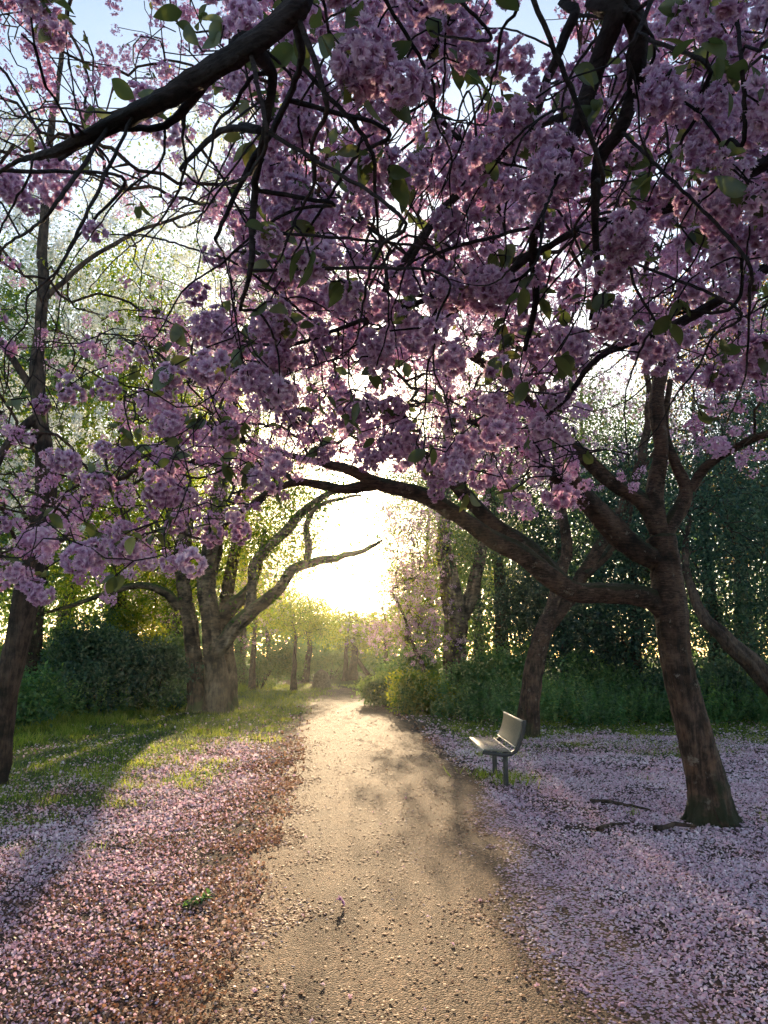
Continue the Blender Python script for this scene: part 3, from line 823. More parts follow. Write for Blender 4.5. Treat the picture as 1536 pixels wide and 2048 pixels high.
# the cherry whose trunk stands behind the photographer and whose limbs hang into the top of the view
Bx = np.array([2.3, -1.3, 0.])
rootB = empty('cherry_tree', Bx, 'overhanging pink cherry of near dark limbs and large blossom balls above the path', 'tree')
fork = np.array([1.75, -.75, 2.5])
def from_fork(lm, mid=None, r0=.09):
    P, R = lm
    pre = [fork] + ([np.array(mid)] if mid is not None else [])
    return np.vstack([pre, P]), np.concatenate([np.linspace(r0, max(R[0], r0 * .7), len(pre)), R])
limB = [
    (np.array([Bx + (0, 0, -.1), Bx + (0, 0, .15), (2.2, -1.1, 1.1), (2.0, -.9, 1.9), fork, (1.65, -.6, 3.0)]), np.array([.34, .24, .18, .17, .16, .10])),
    from_fork(limb((700, -120, 1.35, 52), (590, 20, 1.45, 50), (500, 90, 1.5, 46), (400, 150, 1.6, 44), (320, 200, 1.65, 42), (220, 250, 1.75, 34), (150, 285, 1.8, 27), (95, 308, 1.85, 19), (40, 322, 1.95, 9), (-30, 360, 2.1, 5)), (.9, .3, 3.0)),
    from_fork(limb((1262, -80, 1.7, 46), (1235, 20, 1.8, 44), (1195, 130, 1.95, 34), (1140, 290, 2.1, 26), (1090, 400, 2.3, 22), (1065, 500, 2.5, 18), (1072, 600, 2.7, 14), (1050, 700, 2.9, 9)), (1.5, .2, 3.1)),
    limb((1245, -10, 1.8, 44), (1275, 70, 1.85, 40), (1268, 180, 2.0, 30), (1240, 260, 2.1, 26), (1200, 320, 2.2, 26), (1190, 430, 2.3, 16), (1195, 560, 2.5, 12), (1180, 640, 2.6, 7)),
    from_fork(limb((1680, 240, 2.0, 34), (1536, 325, 2.2, 26), (1400, 390, 2.4, 24), (1300, 425, 2.5, 22), (1180, 450, 2.7, 16), (1080, 500, 2.9, 13), (960, 545, 3.1, 9)), (2.2, .5, 2.9)),
    from_fork(limb((1190, -60, 2.0, 22), (1150, 30, 2.1, 20), (1090, 170, 2.3, 17), (1060, 250, 2.4, 14), (960, 340, 2.7, 15), (870, 440, 2.9, 14), (790, 550, 3.1, 12), (730, 650, 3.3, 9)), (1.4, .4, 3.2)),
    limb((1140, 230, 2.2, 18), (1060, 260, 2.4, 18), (960, 350, 2.6, 16), (880, 430, 2.8, 12), (800, 560, 3.0, 8)),
    limb((500, 95, 1.5, 34), (545, 150, 1.6, 22), (530, 260, 1.7, 16), (510, 380, 1.9, 15), (500, 540, 2.0, 11), (480, 620, 2.1, 7)),
    limb((590, 20, 1.5, 26), (600, 130, 1.6, 15), (545, 260, 1.8, 12), (500, 330, 1.9, 11), (430, 480, 2.0, 8)),
    limb((1070, 505, 2.5, 15), (990, 560, 2.7, 13), (850, 600, 2.9, 11), (700, 650, 3.0, 9), (580, 690, 3.2, 8), (470, 680, 3.3, 5)),
    from_fork(limb((1700, 500, 2.5, 26), (1536, 535, 2.7, 22), (1440, 600, 2.9, 19), (1330, 660, 3.1, 18), (1200, 715, 3.3, 12), (1130, 800, 3.5, 9), (1060, 860, 3.6, 5)), (2.4, .8, 2.6)),
    limb((420, 150, 1.6, 24), (330, 250, 1.75, 15), (200, 260, 1.8, 14), (120, 320, 1.9, 9)),
    limb((360, 340, 1.9, 8), (440, 262, 1.85, 14), (520, 262, 1.75, 16), (480, 250, 1.8, 10)),
    from_fork(limb((960, -80, 1.9, 16), (880, 60, 2.1, 15), (860, 200, 2.3, 12), (960, 330, 2.6, 9), (1000, 420, 2.8, 6)), (1.1, .4, 3.2)),
]
bn = np.concatenate([catmull(P_, R_, .1)[0] for P_, R_ in limB])
used = []
for k in range(230):
    while True:
        a_, b_ = rng.uniform(60, 1560), rng.uniform(-60, 620)
        if rng.random() < (.35 if a_ < 420 else 1): break
    ang = rng.normal(-112, 24) if a_ > 500 else rng.normal(-100, 35)
    ln = rng.uniform(220, 520); bow = rng.normal() * 60
    ca_, sa_ = math.cos(rad(ang)), -math.sin(rad(ang))
    d0 = rng.uniform(1.5, 2.7); pts = []
    for q in np.linspace(0, 1, 6):
        xx = a_ + ca_ * ln * q - sa_ * bow * math.sin(q * 3.1) + rng.normal() * 9
        yy = b_ + sa_ * ln * q + ca_ * bow * math.sin(q * 3.1) + rng.normal() * 9
        if yy > np.interp(xx, LOWX, LOWY) - 20 and len(pts) > 2: break
        pts.append(at(xx, yy, d0 + .55 * q + rng.normal() * .02))
    pts = np.array(pts)
    s_ = bn[np.argmin(np.linalg.norm(bn - pts[0], axis=1))]
    gap = np.linalg.norm(s_ - pts[0])
    if gap > .8 or any(np.linalg.norm(s_ - u_) < .06 for u_ in used): continue
    used.append(s_)
    r0_ = rng.uniform(.003, .006)
    limB.append((np.vstack([s_, pts]), np.linspace(r0_ * 1.15, r0_ * .42, len(pts) + 1)))
attB = canopy_points(380, True)
attB2 = canopy_points(1000, True)
att = np.concatenate([attB, attB2])
p_bloom = np.where(np.arange(len(att)) < 380, .97, .03)
blossom_tree(rootB, limB, att, p_bloom, M['bark_over'], near_parts=100, leaf_per=3, leaf_p=.42, cl_s=1.18, seg=.09, rtip=.0029, expo=.40, limb_seg=.025, droop=.75, wig=.14)

# ------------------------------------------------------------------ general trees
def ell_points(n, specs):
    wts = np.array([s[3] * s[4] * s[5] for s in specs]) ** .6; wts = wts / wts.sum()
    out = []
    for s, q in zip(specs, wts):
        k = max(3, int(n * q))
        d = rand_dirs(k) * (rng.random(k) ** .45)[:, None]
        out.append(d * np.array(s[3:6]) + np.array(s[0:3]))
    return np.concatenate(out)
def tree(name, label, cat, limbs, specs, n, bark, leafmat, per=40, spread=.3, size=.07, group=None, prune=1., hole=True, seg=.4, rtip=.006,
         tint=.5, blossoms=None, droop=.1, limb_seg=.25, zmin=1.2, fringe=None):
    base = np.array(limbs[0][0][0]); base[2] = 0
    root = empty(name, base, label, cat, group)
    att = ell_points(n, specs)
    att = att[att[:, 2] > zmin]
    if prune:
        att = att[~(beam_mask(att) & (rng.random(len(att)) < prune))]
    if hole:
        px, py, _ = project(att)
        att = att[~in_poly(px, py, SKYHOLE)]
    wood, tips, nodes = grow(limbs, att, seg=seg, rtip=rtip, expo=.45, limb_seg=limb_seg, droop=droop, wig=.12, keep_long=14)
    wood.build('trunk', bark, root, smooth=True)
    lf = MB()
    proto = LEAF_FAR
    if per: leaves_around(lf, att, per, spread, size, proto, tint)
    if fringe:
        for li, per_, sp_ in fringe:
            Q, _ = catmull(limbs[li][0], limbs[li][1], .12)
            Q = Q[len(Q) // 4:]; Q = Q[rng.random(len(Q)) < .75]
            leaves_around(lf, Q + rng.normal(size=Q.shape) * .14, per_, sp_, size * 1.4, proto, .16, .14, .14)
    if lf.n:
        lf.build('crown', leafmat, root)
    if blossoms:
        bmat, bper, bsize, frac = blossoms
        bl = MB(); s = rng.random(len(att)) < frac
        c = np.repeat(att[s], bper, 0) + rng.normal(size=(s.sum() * bper, 3)) * np.array([1, 1, .6]) * spread * .9
        k = len(c); R = hang_R(k, bsize * .7, bsize * 1.3, 1.0); t = rng.normal(size=k) * .13 + .55; kk = rng.integers(0, 3, k)
        for q in range(3):
            split_stamp(bl, CL_FAR[q], c[kk == q], R[kk == q], t[kk == q])
        bl.build('blossoms', bmat, root)
    return root
def trunk_line(x, y, h, r, lean=(0, 0), n=6, wob=.12, r1=.25):
    t = np.linspace(0, 1, n)
    P = np.stack([x + lean[0] * t + rng.normal(size=n) * wob * t, y + lean[1] * t + rng.normal(size=n) * wob * t, h * t], 1)
    P = np.vstack([P[0] - (0, 0, .15), P]); P[1, 2] = .12
    R = np.concatenate([[r * 1.45], r * (1 - (1 - r1) * t)]); R[1] = r * 1.12
    return P, R

# left edge tree with white blossom high up
D = np.array([*ground_at(-14, 1575)[:2], 0.]); dD = D[1]
tree('cherry_tree', 'slim dark trunk at the edge of the grass carrying white blossom high above', 'tree',
     [(np.vstack([D + (0, 0, -.1), D + (.01, 0, .1), at(8, 1420, dD), at(45, 1230, dD), at(72, 1090, dD), at(92, 950, dD), at(80, 820, dD), at(72, 740, dD), at(86, 600, dD + .3), at(88, 400, dD + .6), at(110, 200, dD + 1), at(140, 0, dD + 1.2)]),
       np.array([wpx(0, 1500, dD, q) for q in (70, 52, 44, 46, 48, 40, 30, 27, 26, 20, 14, 9)])),
      limb((85, 830, dD, 22), (30, 870, dD - .2, 18), (-30, 960, dD - .4, 12), (-120, 1000, dD - .5, 7)),
      limb((78, 800, dD, 20), (40, 740, dD, 14), (-20, 660, dD, 12), (-100, 600, dD, 7)),
      limb((88, 600, dD + .2, 12), (150, 540, dD + .4, 10), (260, 470, dD + .8, 8), (400, 420, dD + 1.2, 5))],
     [(-3.0, 12.5, 9.2, 3.3, 2.5, 3.3), (-5.5, 11.5, 8, 2.3, 2, 3), (-1.5, 12.5, 7.6, 1.4, 1.5, 1.4), (-5.6, 10.8, 4.6, 1.5, 1.5, 1.5)],
     330, M['bark_dark'], M['leaf_spring'], per=26, spread=.28, size=.06, rtip=.005, blossoms=(M['petal_white'], 16, 1.2, .7), prune=.0, tint=.45, zmin=3.4)

# big multi-stemmed tree on the left
E_ = np.array([*ground_at(405, 1425)[:2], 0.]); dE = E_[1]
tree('broadleaf_tree', 'massive pale multi-stemmed tree with flaking bark beside the lit grass', 'tree',
     [(np.vstack([E_ + (-.1, 0, -.1), at(392, 1405, dE), at(392, 1340, dE), at(385, 1280, dE), at(370, 1200, dE), at(364, 1120, dE), at(372, 1040, dE), at(350, 930, dE), at(330, 760, dE), at(300, 560, dE)]),
       np.array([wpx(400, 1400, dE, q) for q in (58, 38, 33, 32, 30, 32, 30, 26, 20, 10)])),
      limb((436, 1425, dE, 70), (434, 1400, dE - .3, 52), (430, 1330, dE - .3, 42), (420, 1240, dE - .3, 36), (414, 1160, dE - .3, 35), (428, 1080, dE - .2, 38), (440, 980, dE - .2, 30), (460, 820, dE, 22), (470, 620, dE, 10)),
      limb((420, 1325, dE - .3, 36), (440, 1295, dE - .4, 32), (475, 1250, dE - .5, 29), (500, 1225, dE - .5, 26), (555, 1180, dE - .6, 21), (585, 1140, dE - .7, 21), (625, 1125, dE - .8, 18), (690, 1112, dE - 1, 12), (740, 1095, dE - 1.1, 9), (765, 1080, dE - 1.1, 5)),
      limb((498, 1230, dE - .5, 22), (505, 1180, dE - .5, 20), (508, 1130, dE - .5, 20), (545, 1085, dE - .6, 18), (575, 1060, dE - .7, 20), (620, 1010, dE - .9, 15), (690, 975, dE - 1.2, 11), (760, 960, dE - 1.4, 6)),
      limb((612, 1128, dE - .8, 14), (618, 1090, dE - .8, 16), (612, 1050, dE - .8, 14), (640, 1010, dE - 1, 9), (720, 990, dE - 1.2, 5)),
      limb((455, 1420, dE + 1.2, 46), (452, 1340, dE + 1.2, 38), (450, 1260, dE + 1.1, 30), (455, 1180, dE + 1, 26), (475, 1080, dE + 1, 20), (500, 950, dE + 1, 13), (520, 800, dE + 1, 7)),
      limb((430, 1270, dE + .2, 34), (460, 1220, dE + .2, 30), (495, 1185, dE + .2, 24), (515, 1140, dE + .2, 14), (530, 1060, dE + .2, 7)),
      limb((360, 1215, dE, 22), (335, 1190, dE - .2, 17), (300, 1172, dE - .3, 14), (255, 1175, dE - .4, 12), (190, 1195, dE - .6, 10), (110, 1220, dE - .8, 7), (60, 1232, dE - .9, 4))],
     [(-5.6, 22.5, 9.5, 5, 3.5, 4), (-3.2, 22, 6.5, 2.2, 2.5, 2), (-9, 22, 6.5, 3.5, 3, 2.5), (-5.2, 22.2, 5.0, 2.0, 2.0, 1.6), (-2.6, 21.5, 4.8, 1.6, 1.5, 1.0), (-4.3, 23.5, 4.8, 1.6, 1.2, 1.4), (-6.2, 23.5, 4.2, 1.6, 1.0, 1.6), (-3.5, 21, 5.2, 1.2, 1.0, 1.5), (-2.9, 20.6, 6.2, 1.5, 1.2, .9), (-3.3, 22, 3.2, 1.0, .8, 1.0)],
     680, M['bark_pale'], M['leaf_spring'], per=85, spread=.34, size=.085, prune=.45, tint=.6, zmin=2.4, fringe=((2, 13, .22), (3, 15, .26), (4, 14, .3), (0, 8, .3), (1, 8, .3)))

# forked pale tree across the path
Ff = at(918, 1400, 23.5); Ff[2] = 0; dF = 23.5
tree('broadleaf_tree', 'pale forked trunk with flaking bark rising from nettles behind the bench', 'tree',
     [(np.vstack([Ff - (0, 0, .1), at(915, 1385, dF), at(912, 1320, dF), at(912, 1240, dF), at(900, 1160, dF), at(890, 1100, dF), at(888, 1060, dF), at(895, 900, dF), at(900, 700, dF)]),
       np.array([wpx(915, 1380, dF, q) for q in (58, 52, 46, 48, 40, 34, 28, 18, 8)])),
      limb((915, 1240, dF, 34), (938, 1200, dF, 28), (952, 1150, dF, 24), (962, 1100, dF, 20), (975, 1000, dF, 14), (990, 850, dF, 7))],
     [(3.0, 23.5, 8.5, 3, 3, 3.5), (2.4, 23.5, 5.2, 1.4, 1.4, 1.2)],
     220, M['bark_pale'], M['leaf_mid'], per=90, spread=.35, size=.08, prune=.9, tint=.6, zmin=3)

# second cherry, behind the bench
Cc = np.array([*ground_at(1058, 1478)[:2], 0.]); dC = Cc[1]
tree('cherry_tree', 'slender leaning pink cherry with forked reddish trunk just behind the bench', 'tree',
     [(np.vstack([Cc - (0, 0, .1), Cc + (0, 0, .12), at(1062, 1400, dC), at(1070, 1330, dC), at(1085, 1265, dC), at(1103, 1215, dC), at(1115, 1160, dC), at(1132, 1110, dC), at(1128, 1040, dC), at(1105, 960, dC), at(1080, 850, dC)]),
       np.array([wpx(1060, 1400, dC, q) for q in (64, 50, 40, 38, 34, 26, 24, 22, 18, 12, 6)])),
      limb((1085, 1270, dC + .05, 26), (1105, 1240, dC + .1, 26), (1140, 1195, dC + .1, 26), (1165, 1150, dC + .1, 24), (1205, 1085, dC, 22), (1245, 1010, dC, 20), (1280, 930, dC, 17), (1297, 820, dC, 14), (1290, 700, dC, 8)),
      limb((1170, 1150, dC, 18), (1220, 1100, dC + .3, 17), (1255, 1040, dC + .5, 13), (1275, 960, dC + .7, 9), (1340, 860, dC + .7, 5))],
     [(4.5, 15, 7.4, 3.2, 2.6, 2.4), (6.5, 14.5, 7.6, 2.0, 2.0, 1.6), (2.6, 14.6, 5.4, 1.1, 1.1, .9)],
     230, M['bark_cherry'], M['leaf_cherry'], per=14, spread=.28, size=.08, blossoms=(M['petal'], 5, 1.2, .75), prune=.9, zmin=3.6, droop=.3)

# small trees and saplings near the far bend
def small(px, py, d_base, h, r, specs, n, **kw):
    b = ground_at(px, py) if d_base is None else at(px, py, d_base)
    x, y = b[0], b[1]
    sp = [(x + a, y + b_, z, rx, ry, rz) for a, b_, z, rx, ry, rz in specs]
    return tree(kw.pop('name'), kw.pop('label'), 'tree', [trunk_line(x, y, h, r, kw.pop('lean', (0, 0)), wob=.06)], sp, n, **kw)
small(587, 1382, None, 2.9, .14, [(0, 0, 3.4, 1.7, 1.5, 1.0), (1.2, 0, 2.8, 1.1, 1, .7)], 170, name='young_tree', label='small straight-trunked young tree beside the far bend of the path', bark=M['bark_dark'], leafmat=M['leaf_spring'], per=45, spread=.25, size=.09, prune=0, hole=False, tint=.7, zmin=1.7)
small(478, 1372, None, 9, .33, [(0, 0, 8, 2.6, 2.5, 3.4)], 130, name='broadleaf_tree', label='straight grey trunk standing behind the massive multi-stemmed tree', bark=M['bark_dark'], leafmat=M['leaf_spring'], per=45, spread=.4, size=.1, tint=.6, zmin=3)
for i, (px, d, h, r, lab) in enumerate(((612, 44, 5, .2, 'thin dark trunk far down the path beyond the young tree'), (690, 46, 4.2, .16, 'upright misty trunk near the end of the path, thinner of two'),
                                     (706, 47, 4.2, .28, 'thick misty trunk near the end of the path'), (742, 48, 3.6, .16, 'misty trunk leaning beside the far end of the path'))):
    b = at(px, 1350, d)
    tree('woodland_tree', lab, 'tree', [trunk_line(b[0], d, h, r, (-2.5, 0) if i == 3 else (.2, 0))], [(b[0], d, h * .78, 3.0, 2, 1.0)], 150, M['bark_dark'], M['leaf_spring'], per=40, spread=.4, size=.12,
         group='trees standing in mist at the end of the path', tint=.75, prune=.2, zmin=1.6)
b = ground_at(642, 1378)
st = MB(); tube(st, np.array([(b[0], b[1], z) for z in (-.1, 0, .15, .35, .6, .8)]), np.array([.52, .5, .4, .34, .3, .2]), 14, .3)
tag(st.build('tree_stump', M['stump'], smooth=True), 'broken pale tree stump on the grass at the far end of the path', 'stump')

# pink cherries further along
def pink(px, d, h, specs, n, label, frac=.8, per=22, lean=(0, 0), r=.12, mat='leaf_spring', tint=.75):
    b = at(px, 1340, d)
    sp = [(b[0] + a, d + b_, z, rx, ry, rz) for a, b_, z, rx, ry, rz in specs]
    return tree('cherry_tree', label, 'tree', [trunk_line(b[0], d, h, r, lean)], sp, n, M['bark_cherry'], M[mat], per=per, spread=.3, size=.08,
                blossoms=(M['petal'], 5, 1.35, frac), prune=.7, tint=tint, zmin=1.5, group='pink cherries further along the path')
pink(872, 22, 3.4, [(-.9, 0, 3.2, 1.7, 1.4, 1.3), (-.6, 0, 5.0, 1.2, 1.2, 1.4), (-.5, 0, 2.2, 1.3, 1, .8)], 230, 'small arching pink cherry left of the pale forked trunk', lean=(-1.2, 0), r=.1)
pink(812, 31, 4, [(0, 0, 3.6, 2.6, 2, 1.9), (-1.2, 0, 2.5, 1.6, 1.4, 1.0), (.6, 0, 6, 2, 1.6, 1.6), (-.2, 0, 7.6, 1.2, 1.2, 1.0)], 260, 'hazy sunlit pink cherry where the path bends away', r=.16)
pink(770, 42, 4, [(-.5, 0, 3.2, 2.2, 2, 1.6)], 100, 'smallest and palest pink cherry beside the bright sky gap', r=.14)
pink(505, 34, 4.5, [(0, 0, 3.9, 2.4, 2, 2.0), (.6, 0, 6, 1.8, 1.6, 1.8)], 170, 'pink cherry glowing behind the massive multi-stemmed tree', r=.15)
pink(300, 27, 4, [(0, 0, 3.7, 2.2, 1.6, 1.2)], 110, 'pink cherry half hidden behind the dark bushes', r=.13, tint=.5)

# tall background trees, each with its own place and kind
BG = [
    # px, d, height, crown radius, low edge, n, leaf, tint, label
    (60, 21, 15, 3.6, 3.0, 230, 'leaf_spring', .5, 'tall pale green tree behind the slim dark trunk'),
    (240, 26, 18, 4.2, 2.6, 260, 'leaf_spring', .6, 'tall yellow-green tree filling the gap above the dark bushes'),
    (-180, 17, 13, 3.6, 2.4, 200, 'leaf_mid', .6, 'mid green tree just outside the grass edge by the slim dark trunk'),
    (350, 36, 17, 4.0, 4, 200, 'leaf_spring', .7, 'tall sunlit tree high behind the multi-stemmed tree'),
    (120, 36, 22, 5.5, 2.5, 240, 'leaf_spring', .55, 'very tall hazy tree behind the yellow-green crowns'),
    (540, 54, 9, 2.6, 2.5, 110, 'leaf_spring', .7, 'pale tree rising over the far bend next to the sky gap'),
    (330, 45, 20, 5.5, 1.5, 180, 'leaf_mid', .7, 'broad hazy green tree deep in the wood beyond the grass'),
    (860, 40, 13, 3.2, 2.5, 170, 'leaf_mid', .75, 'hazy green tree beyond the sunlit pink cherry'),
    (1010, 30, 15, 3.6, 1.5, 230, 'leaf_mid', .62, 'sunlit green tree between the forked trunk and the bench cherry'),
    (960, 48, 18, 4.5, 2, 160, 'leaf_spring', .6, 'tall far tree above the forked pale trunk'),
    (1130, 25, 8.5, 2.6, .8, 240, 'leaf_dark', .45, 'dark evergreen behind the slender bench cherry'),
    (1270, 21, 8.2, 2.6, .6, 250, 'leaf_dark', .35, 'low dark evergreen filling the space between the two cherry trunks'),
    (1440, 25, 13, 3.4, .8, 280, 'leaf_dark', .4, 'tall dark evergreen behind the big leaning cherry trunk'),
    (1220, 34, 17, 4.0, 2, 200, 'leaf_mid', .5, 'tall green tree showing above the low dark evergreen'),
    (1640, 17, 11, 2.8, 1.0, 230, 'leaf_dark', .55, 'blue-green evergreen at the far edge beyond the leaning trunk'),
    (1500, 32, 20, 4.8, 5.5, 200, 'leaf_copper', .5, 'copper-leaved tree high above the dark evergreens'),
    (1700, 26, 17, 4.5, 2, 200, 'leaf_mid', .45, 'green tree beyond the blue-green evergreen'),
]
for (px, d, h, cr, lo, n, lm, ti, lab) in BG:
    b = at(px, 1340, d)
    x = b[0]; mid = (h + lo) / 2; hz = (h - lo) / 2
    sp = [(x, d, mid, cr * .75, cr * .75, hz), (x, d, lo + 1.2, cr * .9, cr * .6, 1.3)]
    for k in range(7):
        a = rng.random() * 6.28; zz = rng.uniform(lo + hz * .2, h - hz * .3)
        sp.append((x + math.cos(a) * cr * .55, d + math.sin(a) * cr * .5, zz, cr * rng.uniform(.35, .6), cr * rng.uniform(.35, .6), hz * rng.uniform(.2, .35)))
    dark = lm == 'leaf_dark'
    tree('evergreen_tree' if dark else 'broadleaf_tree', lab, 'tree', [trunk_line(x, d, h * .86, h * .017 + .06, (rng.normal() * .6, 0), 7, .2, .12)], sp, n,
         M['bark_dark'], M[lm], per=120 if dark else 120, spread=.5, size=.115 if dark else .10 + d * .0009, tint=ti, prune=.75, zmin=lo * .6, seg=.5, rtip=.008,
         group='evergreens behind the bench' if dark else 'tall trees of the wood')

# leaning dark trunk at the right edge
dL = 13.5
bL = at(1660, 1480, dL); bL[2] = 0
tree('evergreen_tree', 'dark trunk leaning steeply in from the edge behind the big cherry', 'tree',
     [(np.vstack([bL - (0, 0, .1), at(1610, 1440, dL), at(1560, 1390, dL), at(1500, 1325, dL), at(1440, 1270, dL), at(1395, 1215, dL + .2), at(1370, 1120, dL + .5), at(1385, 1000, dL + .7)]),
       np.array([wpx(1500, 1330, dL, q) for q in (70, 48, 44, 38, 30, 22, 15, 7)]))],
     [(6.0, 14.2, 4.2, 1.6, 1.2, 1.3), (7.4, 14.4, 3.4, 1.4, 1.2, .8), (7.2, 14.2, 5.6, 1.5, 1.2, .9)],
     130, M['bark_dark'], M['leaf_dark'], per=75, spread=.3, size=.07, tint=.5, zmin=2.0, prune=.9, seg=.3)

# ------------------------------------------------------------------ shrubs on the left, undergrowth on the right
def shrub(px, d, wx, wy, h, n, lm, ti, label, size=.10, per=95, spread=.19, name='shrub'):
    b = at(px, 1340, d); x = b[0]; z0 = float(hgt(x, d))
    root = empty(name, (x, d, z0), label, 'shrub', 'bushes below the trees')
    specs = [(x, d, h * .5, wx * .8, wy * .8, h * .5)]
    for k in range(5):
        a = rng.random() * 6.28
        specs.append((x + math.cos(a) * wx * .6, d + math.sin(a) * wy * .6, h * rng.uniform(.3, .95), wx * rng.uniform(.2, .5), wy * .4, h * rng.uniform(.15, .35)))
    att = ell_points(n, specs); att = att[att[:, 2] > .12]
    limbs = []
    for k in range(5):
        a = rng.random() * 6.28; q = rng.uniform(.2, .6)
        limbs.append((np.array([(x + math.cos(a) * .08, d + math.sin(a) * .08, -.05), (x + math.cos(a) * wx * q * .5, d + math.sin(a) * wy * q * .5, h * .3), (x + math.cos(a) * wx * q, d + math.sin(a) * wy * q, h * .62)]), np.array([.03, .02, .01])))
    wood, _, _ = grow(limbs, att, seg=.2, rtip=.003, expo=.4, limb_seg=.2, droop=-.1)
    wood.build('stem', M['bark_dark'], root, smooth=True)
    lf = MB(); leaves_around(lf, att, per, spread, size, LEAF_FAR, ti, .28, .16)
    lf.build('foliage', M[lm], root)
for args in (
    (60, 22, 2.2, 1.2, 2.0, 120, 'leaf_nettle', .35, 'blue-green bush behind the tall grass at the left edge'),
    (215, 20.5, 1.5, 1.1, 2.5, 150, 'leaf_dark', .6, 'dark bush with a ragged top, tallest of the row beside the massive tree'),
    (130, 24, 1.8, 1.2, 2.6, 120, 'leaf_mid', .5, 'rounded mid green bush behind the blue-green one'),
    (310, 21.5, 1.3, 1.0, 1.9, 120, 'leaf_dark', .75, 'dark bush close against the massive multi-stemmed trunk'),
    (270, 26, 1.6, 1.2, 3.3, 130, 'leaf_spring', .75, 'yellow-green bush catching the sun above the dark bushes'),
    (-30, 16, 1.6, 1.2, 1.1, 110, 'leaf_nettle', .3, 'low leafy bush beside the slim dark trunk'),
    (395, 30, 1.8, 1.2, 2.4, 110, 'leaf_mid', .6, 'hazy bush glimpsed between the stems of the massive tree'),
    (520, 36, 2.4, 1.2, 2.0, 110, 'leaf_mid', .7, 'hazy bush behind the young tree at the bend'),
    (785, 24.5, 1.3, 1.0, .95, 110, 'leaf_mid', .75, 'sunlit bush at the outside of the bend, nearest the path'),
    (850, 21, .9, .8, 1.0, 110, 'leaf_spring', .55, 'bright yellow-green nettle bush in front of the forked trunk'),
    (815, 27, 1.3, 1.0, 1.7, 110, 'leaf_nettle', .6, 'leafy bush under the hazy pink cherry'),
    (1005, 22, 1.6, 1.0, 1.6, 130, 'leaf_nettle', .45, 'green bush between the forked trunk and the bench'),
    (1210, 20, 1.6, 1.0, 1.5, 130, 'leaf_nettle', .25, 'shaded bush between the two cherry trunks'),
    (1400, 19, 1.5, 1.0, 1.3, 120, 'leaf_dark', .8, 'shaded bush just behind the big leaning trunk'),
    (660, 49, 4, 1.2, 1.8, 110, 'leaf_mid', .6, 'misty hedge closing the end of the path'),
): shrub(*args)

def undergrowth():
    """knee to waist high nettles and brambles, too dense to count"""
    for (x0, x1, y0, y1, n, hh, lm, lab) in (
        (1.2, 15, 16.2, 26, 6000, .85, 'leaf_nettle', 'waist-high shaded nettles and brambles behind the bench'),
        (-14, -5.6, 14.5, 27, 3800, .8, 'leaf_nettle', 'tall rough nettles and grass below the bushes across the path from the bench')):
        mb = MB()
        x = rng.uniform(x0, x1, n); y = y0 + (y1 - y0) * rng.random(n) ** 1.2
        nn = fbm(x * .8 + 70, y * .8, 3)
        if x0 > 0: edge = 17.0 + 1.3 * (nn - .5) * 2 - 0.0 * x; ok = (y > edge) & (x > path_c(y) + 1.9 + np.clip(20 - y, 0, 3) * .5)
        else: edge = np.interp(x, [-14, -9, -6.5, -5], [13, 16.5, 20, 22]) + 2 * (nn - .5); ok = (y > edge) & (np.hypot(x - E_[0], y - E_[1]) > 1.0)
        px, py, _ = project(np.stack([x, y, x * 0 + .5], 1))
        ok &= (px > -260) & (px < 1800)
        x, y, nn = x[ok], y[ok], nn[ok]; n = len(x)
        h = hh * rng.uniform(.4, 1.25, n) * (.55 + nn * .9)
        g0 = hgt(x, y)
        k = 13
        t = np.tile(np.linspace(.15, 1, k), n)
        cx_, cy_, ch, gz = (np.repeat(q, k) for q in (x, y, h, g0))
        a = rng.random(n * k) * 6.28
        lean = np.repeat(rng.normal(size=(n, 2)) * .18, k, 0)
        P = np.stack([cx_ + lean[:, 0] * t, cy_ + lean[:, 1] * t, gz + ch * t], 1)
        Yd = np.stack([np.cos(a), np.sin(a), rng.normal(size=n * k) * .3 - .15], 1)
        R = frames(Yd, norm(rand_dirs(n * k) * .6 + np.array([0, 0, 1.])), rng.uniform(.07, .15, n * k) * (1.15 - .5 * t))
        tt = np.repeat(.35 + (nn - .5) * 1.6 + rng.normal(size=n) * .25, k) + rng.normal(size=n * k) * .1
        mb.stamp(LEAF_MID, P, R, tt)
        # stalks
        SP_ = (np.array([(-.006, 0, 0), (.006, 0, 0), (.004, 1, 0), (-.004, 1, 0)]), np.array([(0, 1, 2, 3)]), np.zeros(1))
        up = np.stack([lean[::k, 0], lean[::k, 1], h], 1)
        Rs = frames(up, rand_dirs(n)); Rs[:, 1] *= np.linalg.norm(up, axis=1)[:, None]
        mb.stamp(SP_, np.stack([x, y, g0], 1), Rs, np.full(n, .5))
        tag(mb.build('undergrowth', M[lm]), lab, 'undergrowth', kind='stuff')
undergrowth()

